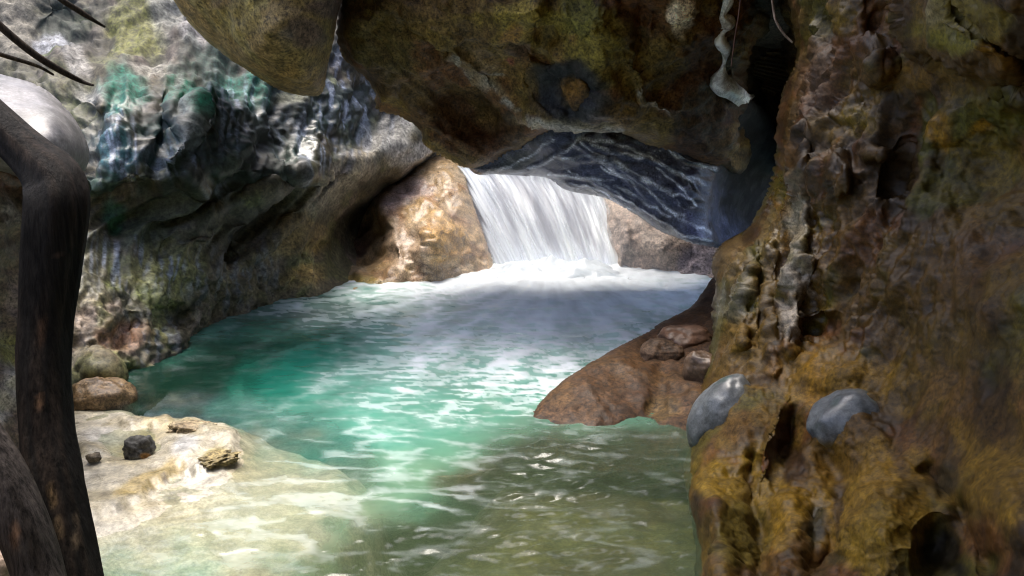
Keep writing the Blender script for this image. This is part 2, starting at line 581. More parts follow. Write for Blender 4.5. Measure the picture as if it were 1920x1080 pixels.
def d_roof(P, px, py):
    return (fbm(P * 1.3, 4, 61) * 0.14 + fbm(P * np.array([3, 3, 5]), 4, 62) * 0.05 + fbm(P * 11, 3, 63) * 0.018
            - 0.05 * sstep(0.33, 0.1, worley(P * 2.2, 64))
            + fbm(np.stack([(px + py) / 260, (py - .75 * px) / 34, P[:, 1]], -1), 4, 65, ridged=True) * .045 * sstep(960, 820, px)
            + fbm(P * 24, 3, 66, ridged=True) * .008 - .05 * cracks(P, 1.5, .09, 67) - .02 * cracks(P, 4, .10, 68))


def c_roof(P, px, py):
    c = 0.95 * np.array((1.02, .86, .62)) * paint(P, px, py, (.145, .105, .05),
                 [((.06, .04, .024), (1.2, 1.2, 1.6), -.05, .3, .8), ((.20, .16, .05), (1.5, 1.5, 1.5), .0, .3, .7), ((.16, .07, .035), (2.2, 2.2, 2.2), .08, .35, .6)],
                 [(1000, 40, 130, 60, 0, (.26, .23, .06), .9), (1120, 80, 75, 80, 0, (.24, .22, .055), .9), (1080, 30, 60, 60, 0, (.14, .16, .05), .7),
                  (960, 65, 30, 14, 0, (.30, .17, .04), .8), (720, 90, 90, 60, 40, (.15, .13, .06), .8), (870, 240, 120, 60, 25, (.10, .05, .03), .8),
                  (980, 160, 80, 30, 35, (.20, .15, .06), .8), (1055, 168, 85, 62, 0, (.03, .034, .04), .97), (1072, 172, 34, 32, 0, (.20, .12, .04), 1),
                  (950, 128, 12, 9, 0, (.30, .10, .10), .8), (970, 95, 35, 25, 0, (.11, .08, .08), .8), (1060, 232, 100, 15, 4, (.42, .41, .38), .9), (1235, 205, 45, 7, 10, (.4, .38, .36), .8), (900, 150, 60, 9, 35, (.36, .32, .25), .7),  # pale bands along the lips paint their highlights
                  (1180, 215, 60, 30, 10, (.22, .15, .05), .7), (1320, 250, 90, 80, 0, (.06, .035, .028), .8), (1430, 200, 70, 300, 0, (.03, .02, .016), .9), (1278, 25, 24, 44, 15, (.85, .85, .88), .97),  # tall dark patch paints the shade of the slot
                  (1330, 100, 70, 90, 0, (.08, .05, .035), .7), (900, 130, 60, 20, 30, (.28, .22, .14), .6)], 2)
    jx, jy = px + 5 * pxn(px, py, 30, 16, 3), py + 5 * pxn(px, py, 30, 17, 3)
    w = np.zeros(len(px))
    for pl, g in (([(1165, 246), (1080, 238), (1000, 222), (940, 188), (890, 140)], 3.5), ([(1275, 212), (1235, 208), (1210, 190), (1198, 170)], 3), ([(930, 155), (880, 138), (850, 105)], 3)):  # bright rims of the lips, highlights painted as pale lines
        w = np.maximum(w, np.exp(-(seg_dist(jx, jy, smooth_poly(pl, False), False)[0] / g) ** 2))
    d = np.sqrt(((jx - 1072) / 34) ** 2 + ((jy - 172) / 31) ** 2)
    w = (w * .85 * sstep(-.5, .1, pxn(px, py, 40, 18)))[:, None]
    c = c * (1 - w) + np.array((.40, .38, .34)) * w
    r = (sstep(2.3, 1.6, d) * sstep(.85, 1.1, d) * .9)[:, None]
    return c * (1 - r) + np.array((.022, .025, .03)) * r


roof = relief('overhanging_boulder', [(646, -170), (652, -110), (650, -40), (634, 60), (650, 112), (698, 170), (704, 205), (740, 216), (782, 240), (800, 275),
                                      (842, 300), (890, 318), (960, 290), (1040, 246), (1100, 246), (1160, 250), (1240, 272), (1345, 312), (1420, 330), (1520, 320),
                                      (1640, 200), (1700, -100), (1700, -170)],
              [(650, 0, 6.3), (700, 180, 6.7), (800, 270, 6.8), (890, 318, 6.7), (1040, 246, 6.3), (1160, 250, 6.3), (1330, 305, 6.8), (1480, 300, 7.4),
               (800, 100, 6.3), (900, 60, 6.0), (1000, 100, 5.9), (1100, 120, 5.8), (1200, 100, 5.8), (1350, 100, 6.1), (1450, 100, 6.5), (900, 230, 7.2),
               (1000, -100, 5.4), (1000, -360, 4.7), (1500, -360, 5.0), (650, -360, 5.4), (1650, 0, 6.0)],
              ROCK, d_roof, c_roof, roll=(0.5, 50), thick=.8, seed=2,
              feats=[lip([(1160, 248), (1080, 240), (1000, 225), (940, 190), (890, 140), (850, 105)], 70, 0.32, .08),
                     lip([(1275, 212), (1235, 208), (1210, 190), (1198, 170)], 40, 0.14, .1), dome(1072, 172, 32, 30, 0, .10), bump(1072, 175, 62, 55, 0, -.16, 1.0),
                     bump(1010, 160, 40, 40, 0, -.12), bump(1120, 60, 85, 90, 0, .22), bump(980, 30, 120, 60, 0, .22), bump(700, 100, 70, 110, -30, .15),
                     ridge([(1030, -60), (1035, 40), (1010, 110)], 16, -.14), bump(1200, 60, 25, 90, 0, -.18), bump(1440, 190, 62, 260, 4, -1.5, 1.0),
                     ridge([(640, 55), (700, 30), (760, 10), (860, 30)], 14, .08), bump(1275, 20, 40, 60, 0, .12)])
ROOF_Y = lambda x, y, g=FIELD['overhanging_boulder']: float(g(x, y))
tag(roof, 'huge brown chockstone hanging over the waterfall with scalloped underside and one dark ringed hollow', 'boulder')


def d_tan(P, px, py):
    return fbm(P * 1.6, 4, 71) * 0.07 + fbm(P * 7, 4, 72) * 0.015


tan_b = relief('overhanging_boulder', [(180, -340), (240, -200), (328, 0), (405, 88), (470, 135), (520, 168), (575, 182), (606, 172), (618, 110), (632, 40), (648, -40),
                                       (655, -250), (650, -340)],
               [(330, 0, 5.7), (410, 90, 5.9), (590, 175, 5.9), (640, 20, 5.7), (500, 60, 5.3), (560, 120, 5.5), (450, -200, 5.0), (300, -340, 5.0), (600, -340, 5.0)],
               ROCK, d_tan, lambda P, px, py: paint(P, px, py, (.22, .15, .055),
                                                    [((.12, .08, .05), (1.5, 1.5, 1.5), .0, .35, .8), ((.20, .17, .06), (2, 2, 2), .05, .3, .6)],
                                                    [(570, 60, 50, 40, 0, (.13, .085, .07), .8), (450, 40, 60, 50, 40, (.22, .17, .05), .7), (610, 15, 40, 30, 0, (.09, .06, .05), .8),
                                                     (560, 150, 60, 30, 0, (.24, .15, .045), .7)], 3),
               roll=(0.35, 45), thick=1.0, seed=3, feats=[ridge([(600, 20), (520, 60), (470, 110)], 30, .06)])
tag(tan_b, 'smooth tan boulder wedged at the top left, pointing down above the wet cliff', 'boulder')


def d_right(P, px, py):
    low = sstep(560, 760, py)
    flute = fbm(P * np.array([5, 4, 1.1]), 4, 81, ridged=True) * 0.055
    lump = fbm(P * 1.8, 3, 82) * 0.075 + fbm(P * np.array([4, 4, 2.2]), 4, 86) * 0.045
    pits = -0.045 * sstep(0.42, 0.1, worley(P * np.array([9, 9, 6]), 83)) * .7 + fbm(P * 13, 4, 84, ridged=True) * 0.014 - .012 * sstep(.35, .1, worley(P * 26, 87))
    rt = sstep(1640, 1750, px)
    pits = pits - (.035 * cracks(P * np.array([1, 1, .7]), 2.6, .09, 88) + .014 * cracks(P, 7, .12, 89))
    soft = 1 - 0.95 * np.maximum(np.exp(-((px - 1345) / 60) ** 2 - ((py - 780) / 85) ** 2), np.exp(-((px - 1595) / 70) ** 2 - ((py - 795) / 60) ** 2))
    lump = lump * (1 - 0.65 * low) * soft
    return lump + flute * (1 - 0.6 * low) * (1 - 0.75 * rt) + pits * (1 - 0.6 * low) * (1 - 0.5 * rt)


def c_right(P, px, py):
    return paint(P, px, py, (.125, .085, .035),
                 [((.05, .034, .022), (1.6, 1.6, 1.4), -.12, .22, .85), ((.20, .15, .045), (2, 2, 1.5), .0, .3, .65), ((.17, .08, .05), (3, 3, 2.4), .08, .32, .6),
                  ((.11, .135, .035), (1.8, 1.8, 1.6), .02, .3, .7), ((.20, .13, .08), (4, 4, 3), .15, .4, .5)],
                 [(1640, 950, 170, 150, 0, (.40, .29, .07), .85), (1420, 960, 110, 140, 0, (.30, .24, .07), .8), (1880, 900, 110, 110, -30, (.34, .24, .06), .7), (1560, 700, 150, 70, 0, (.33, .24, .06), .75),
                  (1800, 40, 110, 60, 10, (.24, .23, .07), .9), (1745, 25, 26, 30, 0, (.36, .37, .35), .8), (1790, 80, 70, 30, 10, (.20, .22, .04), .8),
                  (1870, 100, 50, 24, 20, (.32, .20, .04), .8), (1850, 230, 110, 70, 0, (.13, .16, .04), .85), (1770, 250, 34, 50, 0, (.32, .21, .03), .9),
                  (1845, 235, 22, 16, 0, (.38, .25, .02), .9), (1860, 300, 90, 70, 0, (.17, .14, .035), .8), (1700, 150, 60, 36, 0, (.26, .18, .06), .8),
                  (1620, 230, 40, 40, 0, (.26, .22, .06), .8), (1545, 110, 50, 70, 0, (.15, .11, .11), .8), (1590, 30, 30, 40, 0, (.24, .20, .06), .7),
                  (1530, 170, 50, 70, 0, (.13, .09, .10), .8), (1500, 430, 22, 110, 5, (.50, .56, .80), .6), (1450, 430, 30, 90, 10, (.22, .19, .13), .7),  # pale blue patches paint wet glints into the albedo
                  (1500, 520, 30, 40, 0, (.55, .60, .95), .8), (1485, 600, 26, 50, 10, (.55, .60, .95), .75), (1385, 560, 30, 50, 0, (.15, .17, .20), .85),
                  (1370, 490, 40, 50, 0, (.22, .18, .13), .8), (1660, 480, 26, 60, 0, (.21, .20, .16), .5), (1400, 660, 50, 60, 0, (.22, .16, .04), .8),
                  (1350, 900, 70, 60, 0, (.32, .25, .05), .9), (1380, 1010, 70, 90, 0, (.19, .18, .06), .9), (1480, 960, 40, 110, 5, (.33, .24, .05), .9),
                  (1640, 900, 70, 70, 0, (.36, .26, .07), .9), (1660, 1010, 100, 80, 0, (.33, .26, .06), .9), (1560, 860, 60, 40, 0, (.22, .15, .05), .8),
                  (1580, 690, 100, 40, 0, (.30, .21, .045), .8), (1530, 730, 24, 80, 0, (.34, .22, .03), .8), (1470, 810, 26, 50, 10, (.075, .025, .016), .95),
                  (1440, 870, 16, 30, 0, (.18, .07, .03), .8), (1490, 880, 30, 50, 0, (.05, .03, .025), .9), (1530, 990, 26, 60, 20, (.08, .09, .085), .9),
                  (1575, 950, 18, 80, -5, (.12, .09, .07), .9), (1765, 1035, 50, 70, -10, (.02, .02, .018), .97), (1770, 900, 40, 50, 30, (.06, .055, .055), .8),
                  (1850, 880, 60, 110, -35, (.27, .19, .04), .7), (1860, 800, 60, 50, 0, (.12, .08, .04), .6), (1780, 640, 160, 70, 0, (.13, .10, .04), .6),
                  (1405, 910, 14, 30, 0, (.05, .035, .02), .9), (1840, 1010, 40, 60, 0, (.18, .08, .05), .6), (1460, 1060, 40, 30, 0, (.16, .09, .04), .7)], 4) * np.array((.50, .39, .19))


def w_right(P, px, py):
    w = 0.42 + 0.3 * fbm(P * 2.5, 3, 85)
    for (x, y, rx, ry, a) in ((1495, 560, 40, 90, .9), (1490, 420, 40, 120, .45), (1385, 560, 40, 60, .5), (1530, 1000, 30, 60, .5), (1640, 450, 300, 150, .1)):
        w += a * np.exp(-((px - x) / rx) ** 2 - ((py - y) / ry) ** 2)
    return w


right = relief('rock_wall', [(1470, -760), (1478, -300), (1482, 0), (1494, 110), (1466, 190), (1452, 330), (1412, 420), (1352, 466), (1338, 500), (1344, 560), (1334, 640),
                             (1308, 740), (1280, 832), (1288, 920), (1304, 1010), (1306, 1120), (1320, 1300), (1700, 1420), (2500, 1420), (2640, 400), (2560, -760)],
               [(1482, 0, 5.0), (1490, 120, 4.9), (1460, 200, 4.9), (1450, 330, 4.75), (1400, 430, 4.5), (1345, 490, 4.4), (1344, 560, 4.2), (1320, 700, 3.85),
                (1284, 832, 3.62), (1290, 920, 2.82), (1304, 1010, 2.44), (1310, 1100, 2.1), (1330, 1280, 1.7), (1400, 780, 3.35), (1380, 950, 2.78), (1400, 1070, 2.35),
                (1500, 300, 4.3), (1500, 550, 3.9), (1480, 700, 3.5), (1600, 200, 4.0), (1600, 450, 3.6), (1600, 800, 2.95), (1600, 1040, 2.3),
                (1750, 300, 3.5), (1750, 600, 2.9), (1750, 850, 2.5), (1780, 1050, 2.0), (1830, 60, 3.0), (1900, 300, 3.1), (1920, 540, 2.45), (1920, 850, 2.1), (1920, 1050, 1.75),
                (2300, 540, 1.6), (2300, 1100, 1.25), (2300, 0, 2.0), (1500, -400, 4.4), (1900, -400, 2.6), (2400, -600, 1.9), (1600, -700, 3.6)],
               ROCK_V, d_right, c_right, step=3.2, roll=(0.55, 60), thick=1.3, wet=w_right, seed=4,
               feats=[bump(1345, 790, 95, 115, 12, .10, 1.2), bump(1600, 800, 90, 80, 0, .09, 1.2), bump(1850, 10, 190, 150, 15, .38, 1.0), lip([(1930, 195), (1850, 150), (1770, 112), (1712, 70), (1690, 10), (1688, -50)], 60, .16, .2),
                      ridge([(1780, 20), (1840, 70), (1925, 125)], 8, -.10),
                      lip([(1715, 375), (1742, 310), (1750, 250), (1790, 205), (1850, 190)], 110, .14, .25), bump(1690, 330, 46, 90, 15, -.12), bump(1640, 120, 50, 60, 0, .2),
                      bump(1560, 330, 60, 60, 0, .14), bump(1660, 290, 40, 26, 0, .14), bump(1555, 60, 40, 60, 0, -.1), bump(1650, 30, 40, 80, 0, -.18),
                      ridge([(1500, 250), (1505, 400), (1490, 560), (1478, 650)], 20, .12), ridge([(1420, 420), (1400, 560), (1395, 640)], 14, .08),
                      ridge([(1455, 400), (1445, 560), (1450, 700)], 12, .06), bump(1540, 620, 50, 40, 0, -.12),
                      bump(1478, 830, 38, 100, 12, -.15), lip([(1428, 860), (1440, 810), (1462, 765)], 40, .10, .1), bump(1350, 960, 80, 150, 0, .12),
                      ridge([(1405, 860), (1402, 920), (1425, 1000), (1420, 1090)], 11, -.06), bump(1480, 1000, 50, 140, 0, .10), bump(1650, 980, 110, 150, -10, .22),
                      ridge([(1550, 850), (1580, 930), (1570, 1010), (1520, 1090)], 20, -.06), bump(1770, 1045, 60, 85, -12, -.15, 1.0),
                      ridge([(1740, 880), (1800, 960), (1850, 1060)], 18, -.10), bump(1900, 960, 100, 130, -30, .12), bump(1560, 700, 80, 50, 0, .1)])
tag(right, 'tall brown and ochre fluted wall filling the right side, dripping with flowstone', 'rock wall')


# polished stones set in the wall
def wall_stone(x, y, rx, ry, rot, depth, out_by, colf, label, parent, host, seed):
    nu, nv = 72, 52
    T, Pp = np.meshgrid(np.linspace(0, 2 * np.pi, nu, endpoint=False), np.linspace(0.001, np.pi - 0.001, nv))
    D = np.stack([np.sin(Pp) * np.cos(T), -np.cos(Pp), np.sin(Pp) * np.sin(T)], -1).reshape(-1, 3)
    Yw = float(FIELD[host](x, y))
    c = at(x, y, Yw + depth - out_by)
    k = Yw / F
    cs, sn = math.cos(math.radians(rot)), math.sin(math.radians(rot))
    q = np.stack([D[:, 0] * rx * k * (1 - .25 * D[:, 2]), D[:, 1] * depth, D[:, 2] * ry * k], -1)
    q = np.stack([q[:, 0] * cs + q[:, 2] * sn, q[:, 1], -q[:, 0] * sn + q[:, 2] * cs], -1)
    V = c + q * (1 + .10 * fbm(D * 1.3 + seed, 3, seed))[:, None]
    f = [(j * nu + i, j * nu + (i + 1) % nu, (j + 1) * nu + (i + 1) % nu, (j + 1) * nu + i) for j in range(nv - 1) for i in range(nu)]
    px, py = to_px(V)
    o = link_mesh('stone_bulge', V, f, SMOOTH, parent, True, {'Col': colf(V, px, py), 'Wet': np.full(len(V), .55)})
    o['label'] = label


blue = lambda P, px, py: paint(P, px, py, (.105, .115, .12), [((.17, .17, .155), (4, 4, 3), 0, .3, .6), ((.05, .09, .075), (5, 5, 4), .1, .35, .6)],
                               [(1345, 858, 120, 40, -20, (.15, .10, .03), 1), (1410, 790, 34, 90, 10, (.10, .075, .03), .95), (1620, 850, 120, 30, 8, (.15, .11, .04), 1), (1670, 790, 24, 70, 0, (.09, .07, .03), .9)], 5)
wall_stone(1358, 782, 64, 96, 20, .16, -.004, blue, 'tall smooth blue-grey bulge at the water edge', right, 'rock_wall', 92)
wall_stone(1600, 796, 88, 74, 8, .15, .006, blue, 'rounded polished blue-grey bulge', right, 'rock_wall', 93)


def round_rock(name, c, size, mat, colf, seed=0, rot=0, amp=.14, wet=.3, parent=None, freq=1.1, nu=64, nv=44):
    th = np.linspace(0, 2 * np.pi, nu, endpoint=False)
    ph = np.linspace(0.001, np.pi - 0.001, nv)
    T, Pp = np.meshgrid(th, ph)
    D = np.stack([np.sin(Pp) * np.cos(T), np.sin(Pp) * np.sin(T), np.cos(Pp)], -1).reshape(-1, 3)
    r = 1 + amp * fbm(D * freq + seed * 3.1, 4, seed) * 1.6 + .02 * fbm(D * 6, 3, seed + 1)
    q = np.sign(D) * np.abs(D) ** 0.85 * r[:, None] * np.array(size)
    cs, sn = math.cos(rot), math.sin(rot)
    V = np.stack([q[:, 0] * cs - q[:, 1] * sn, q[:, 0] * sn + q[:, 1] * cs, q[:, 2]], -1) + np.array(c)
    f = []
    for j in range(nv - 1):
        for i in range(nu):
            f.append((j * nu + i, (j + 1) * nu + i, (j + 1) * nu + (i + 1) % nu, j * nu + (i + 1) % nu))
    px, py = to_px(V)
    return link_mesh(name, V, f, mat, parent, True, {'Col': colf(V, px, py), 'Wet': np.full(len(V), wet)})


def simple(base, second, seed, patches=()):
    return lambda P, px, py: paint(P, px, py, base, [(second, (5, 5, 5), -.05, .3, .7)], list(patches), seed)


def px_rock(x, y, rx, ry, Y, **kw):
    c = at(x, y, Y)
    s = Y / F
    return dict(c=c, size=(rx * s, kw.pop('dp', (rx + ry) / 2) * s, ry * s), **kw)


# ---------------------------------------------------------------- rocks round the fall
def d_mid(P, px, py):
    return fbm(P * 2, 4, 101) * 0.09 + fbm(P * 7, 4, 102, ridged=True) * 0.025 * sstep(700, 780, px) + fbm(P * 16, 3, 103) * .012


tanr = relief('boulder', [(596, 480), (604, 425), (640, 380), (700, 335), (765, 306), (832, 292), (866, 316), (892, 400), (926, 490), (930, 530), (850, 560), (700, 590), (600, 590)],
              [(600, 550, 7.35), (700, 545, 7.6), (800, 530, 7.9), (925, 500, 8.5), (885, 400, 8.9), (860, 320, 9.5), (760, 330, 9.5), (660, 385, 9.2), (800, 420, 8.25), (610, 450, 8.1)],
              ROCK_WET, d_mid, lambda P, px, py: paint(P, px, py, (.36, .25, .13),
                                                       [((.42, .33, .22), (2.5, 2.5, 2.5), .0, .3, .7), ((.26, .14, .08), (3, 3, 3), .05, .35, .6)],
                                                       [(830, 450, 60, 60, 0, (.45, .27, .08), .8), (740, 360, 90, 40, -20, (.32, .24, .22), .8), (660, 530, 80, 20, 0, (.22, .18, .05), .8),
                                                        (650, 440, 60, 60, 0, (.08, .05, .06), .7), (760, 470, 60, 60, 30, (.40, .30, .22), .7)], 6),  # dark purple patch paints the shadow inside the hollow
              step=3.5, roll=(.25, 30), thick=.9, seed=6, wet=lambda P, px, py: 0.35 + .5 * np.exp(-((px - 830) / 70) ** 2 - ((py - 430) / 90) ** 2),
              feats=[bump(634, 450, 110, 95, 10, -1.0, 1.0), ridge([(880, 330), (905, 420), (925, 500)], 14, .1), bump(820, 450, 60, 70, 0, .2), ridge([(800, 380), (850, 400)], 8, .05),
                     ridge([(780, 470), (840, 480), (880, 470)], 8, .06), ridge([(790, 440), (850, 430)], 7, .05)])
tag(tanr, 'orange-tan water-worn boulder left of the waterfall with a dark hollow', 'boulder')

sider = relief('boulder', [(1126, 360), (1152, 370), (1210, 395), (1290, 420), (1400, 440), (1430, 540), (1330, 560), (1220, 545), (1160, 520), (1140, 490), (1132, 430)],
               [(1140, 480, 8.8), (1135, 380, 9.5), (1200, 420, 8.7), (1230, 510, 8.45), (1330, 520, 8.1), (1380, 440, 8.3), (1280, 440, 8.6)],
               ROCK, d_mid, lambda P, px, py: paint(P, px, py, (.36, .29, .23), [((.28, .2, .15), (3, 3, 3), .0, .3, .7)],
                                                    [(1165, 440, 22, 60, 0, (.34, .28, .24), .6), (1310, 490, 50, 50, 0, (.16, .14, .17), .8)], 7),
               step=3.5, roll=(.3, 22), thick=.8, seed=7, feats=[ridge([(1150, 390), (1175, 440), (1165, 500)], 8, .09), bump(1240, 460, 60, 50, 0, .2)])
tag(sider, 'beige rounded boulder right of the waterfall, under the dark blue rock', 'boulder')


def d_hang(P, px, py):
    return fbm(P * 1.6, 3, 111) * 0.06 + fbm(np.stack([(px + 1.4 * py) / 90, (py - .55 * px) / 22, 0 * px], -1), 3, 112, ridged=True) * 0.007


GLINT_LINES = [[(1085, 262), (1040, 290), (990, 320)], [(1085, 262), (1120, 290), (1180, 320), (1230, 350), (1300, 372)], [(1050, 296), (1120, 296), (1170, 330), (1210, 372)],  # wet glints on the scallop crests, painted as white lines
         [(1110, 268), (1170, 290), (1230, 300), (1290, 340)], [(1240, 268), (1290, 300), (1340, 318)], [(1030, 330), (1080, 330), (1140, 350), (1190, 385), (1250, 420), (1330, 452)],
         [(1060, 345), (1130, 360), (1180, 400)], [(930, 316), (980, 296), (1040, 262)], [(1180, 330), (1250, 385), (1330, 440)], [(1085, 262), (1130, 262), (1190, 280), (1240, 310), (1320, 345)], [(1130, 310), (1200, 345), (1240, 380), (1290, 405)], [(1150, 345), (1200, 372), (1260, 402)], [(1060, 320), (1110, 335), (1150, 330)], [(1230, 320), (1275, 350), (1310, 390)]]


def c_glint(P, px, py):
    c = paint(P, px, py, (.060, .062, .10), [((.085, .09, .14), (2, 2, 2), .0, .3, .6), ((.03, .025, .03), (2, 2, 2), .05, .3, .7)], [(960, 305, 70, 20, -25, (.04, .045, .04), .9), (1200, 255, 160, 22, 12, (.03, .022, .02), .95), (1415, 290, 85, 250, 0, (.014, .012, .012), 1), (1180, 350, 120, 40, 20, (.11, .12, .20), .6), (1290, 420, 60, 30, 25, (.12, .12, .19), .6)], 8)  # bluish reflection and the slot's black shade painted into the albedo
    jx, jy = px + 12 * pxn(px, py, 55, 13, 3), py + 12 * pxn(px, py, 55, 14, 3)
    w = np.zeros(len(px))
    for v in GLINT_LINES:
        d = seg_dist(jx, jy, smooth_poly(v, False), False)[0]
        w = np.maximum(w, np.exp(-(d / 2.1) ** 2))
    w *= .35 + .6 * sstep(-.3, .3, pxn(px, py, 26, 15))
    n = fbm(np.stack([(px + 1.2 * py) / 85, (py - .5 * px) / 26, 0 * px], -1), 2, 17)
    w = np.maximum(w, .32 * np.exp(-(n / .03) ** 2) * sstep(1020, 1100, px) * sstep(1345, 1290, px) * sstep(255, 285, py) * sstep(-.2, .3, pxn(px, py, 34, 19)))
    return c * (1 - w[:, None]) + np.array((.80, .82, .92)) * w[:, None]


hang = relief('hanging_rock', [(850, 200), (880, 318), (935, 326), (1000, 328), (1032, 336), (1062, 356), (1130, 372), (1192, 404), (1252, 440), (1345, 466), (1450, 470), (1470, 330), (1400, 180), (1100, 170)],
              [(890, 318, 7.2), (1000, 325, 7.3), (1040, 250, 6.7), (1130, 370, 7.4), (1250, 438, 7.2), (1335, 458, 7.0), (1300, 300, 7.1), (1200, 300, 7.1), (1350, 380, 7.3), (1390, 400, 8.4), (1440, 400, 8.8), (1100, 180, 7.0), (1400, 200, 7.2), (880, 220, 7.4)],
              GLINT_STONE, d_hang, c_glint, step=3, roll=(.2, 16), thick=.3, seed=8, warp=10, wet=lambda P, px, py: .95 - .9 * sstep(1325, 1370, px),
              feats=[lip(v[::-1], 22, .05, .2) for v in GLINT_LINES[:7]])
tag(hang, 'dark blue wet rock with thin white painted glints hanging above the right of the waterfall', 'rock')

ledge = relief('rock_ledge', [(800, 322), (880, 320), (1040, 346), (1180, 385), (1200, 560), (880, 560)],
               [(820, 330, 10.2), (1000, 345, 10.3), (1160, 385, 10.2), (900, 540, 9.0), (1050, 540, 9.0), (1180, 540, 9.0)], ROCK_WET, d_mid,
               lambda P, px, py: paint(P, px, py, (.16, .15, .17), [((.3, .28, .28), (3, 3, 3), 0, .3, .6)], [], 9), step=6, roll=(.2, 20), thick=1.6, seed=9)
tag(ledge, 'grey wet ledge behind the falling sheet of white water', 'rock')

back = relief('cliff', [(500, -250), (1500, -250), (1900, 200), (1700, 560), (700, 560), (560, 300)],
              [(600, 0, 11.5), (900, 200, 11.6), (1200, 200, 11.2), (1500, 300, 10), (1700, 400, 9), (800, 500, 11), (1300, 500, 10.5)], ROCK, d_tan,
              lambda P, px, py: paint(P, px, py, (.35, .33, .29), [((.2, .18, .13), (1, 1, 1), 0, .3, .6)], [(1420, 300, 150, 260, 0, (.03, .025, .022), 1)], 10), step=10, roll=(.2, 20), thick=1.0, seed=10)  # dark patch paints the shade seen through the slot
tag(back, 'pale far cliff glimpsed through the gap above the waterfall', 'cliff')


b = round_rock('boulder', (2.7, 8.3, 3.5), (1.7, 1.9, 1.1), ROCK, lambda P, px, py: paint(P, px, py, (.10, .07, .04), [], [], 64), seed=64, amp=.1)  # hidden rock, added to shut sky light out of the slot
tag(b, 'unseen brown boulder added behind the chockstone to darken the slot', 'boulder')

# brown bank boulder on the right shore
def d_bank(P, px, py):
    return fbm(P * 2.2, 4, 121) * 0.06 + fbm(P * 8, 4, 122) * 0.014


bank = relief('boulder', [(940, 840), (975, 796), (1030, 735), (1100, 682), (1180, 640), (1240, 606), (1300, 570), (1345, 512), (1420, 500), (1450, 700), (1400, 900), (1200, 900), (1060, 890)],
              [(955, 830, 3.85), (1100, 825, 3.78), (1280, 845, 3.66), (1100, 885, 3.72), (1280, 890, 3.66), (1200, 815, 3.86), (1030, 740, 4.15), (1100, 685, 4.5), (1180, 643, 4.9), (1300, 572, 5.6), (1345, 515, 6.1), (1200, 760, 4.0),
               (1250, 700, 4.4), (1330, 640, 4.9), (1400, 600, 5.0), (1400, 800, 3.7)],
              ROCK, d_bank, lambda P, px, py: .5 * np.array((1, .9, .72)) * paint(P, px, py, (.13, .075, .042),
                                                    [((.075, .038, .022), (2, 2, 2), .0, .3, .7), ((.18, .11, .05), (2.5, 2.5, 2.5), .05, .35, .6)],
                                                    [(1240, 770, 40, 40, 0, (.20, .14, .06), .7), (1200, 680, 60, 30, 0, (.15, .08, .04), .6), (1320, 560, 40, 40, 40, (.06, .035, .025), .7)], 11),
              step=3.5, roll=(.12, 16), thick=.7, seed=11, feats=[ridge([(1100, 685), (1200, 690), (1290, 720)], 22, .05), ridge([(1210, 640), (1240, 690), (1230, 760)], 14, -.05)])
tag(bank, 'low wedge of dark reddish-brown rock sloping into the pool from the right wall', 'boulder')


b = round_rock('boulder', **px_rock(1288, 640, 52, 30, 4.95), mat=SMOOTH, colf=simple((.13, .07, .042), (.09, .05, .03), 21), seed=21, rot=.3)
tag(b, 'small rounded reddish boulder resting on the brown wedge below the wall', 'boulder', 'small boulders on the brown wedge')
b = round_rock('boulder', **px_rock(1318, 700, 36, 44, 4.3), mat=SMOOTH, colf=simple((.11, .07, .042), (.07, .045, .03), 22), seed=22, rot=.8)
tag(b, 'narrow brown boulder jammed between the wedge and the right wall', 'boulder', 'small boulders on the brown wedge')
b = round_rock('boulder', **px_rock(1240, 668, 46, 30, 4.75), mat=ROCK, colf=simple((.09, .055, .033), (.06, .035, .02), 23), seed=23, rot=.2)
tag(b, 'flat brown boulder lying on the wedge, nearest the pool', 'boulder', 'small boulders on the brown wedge')


# ---------------------------------------------------------------- left shore
b = round_rock('boulder', **px_rock(190, 762, 66, 62, 4.25), mat=ROCK_WET, colf=simple((.19, .13, .07), (.11, .07, .04), 31, [(225, 780, 40, 24, 0, (.3, .26, .25), .7)]), seed=31, rot=.5)
tag(b, 'rounded brown boulder at the pool edge just right of the dark log', 'boulder')
b = round_rock('pebble', **px_rock(260, 842, 29, 24, 3.45), mat=ROCK, colf=simple((.09, .09, .08), (.05, .05, .05), 32, [(272, 856, 16, 9, 0, (.32, .16, .04), .9)]), seed=32, amp=.2)
tag(b, 'small dark stone with an orange edge lying on the pale wet slab', 'stone')


b = round_rock('pebble', **px_rock(176, 858, 14, 9, 3.36), mat=ROCK, colf=simple((.12, .10, .07), (.06, .05, .04), 35), seed=35, amp=.2, nu=28, nv=20)
tag(b, 'tiny brown pebble on the pale slab next to the dark log', 'stone')
b = round_rock('stone', **px_rock(408, 862, 36, 10, 3.35, dp=26), mat=ROCK, colf=simple((.32, .27, .15), (.18, .14, .06), 37), seed=37, amp=.3, freq=2.4, rot=.7)
tag(b, 'knobbly yellow-brown stone at the outer edge of the pale slab', 'stone')
b = round_rock('stone', **px_rock(360, 803, 44, 12, 3.78, dp=26), mat=ROCK, colf=simple((.34, .28, .18), (.2, .15, .09), 38), seed=38, amp=.2, freq=2)
tag(b, 'low pale tan stone half under water behind the slab', 'stone')


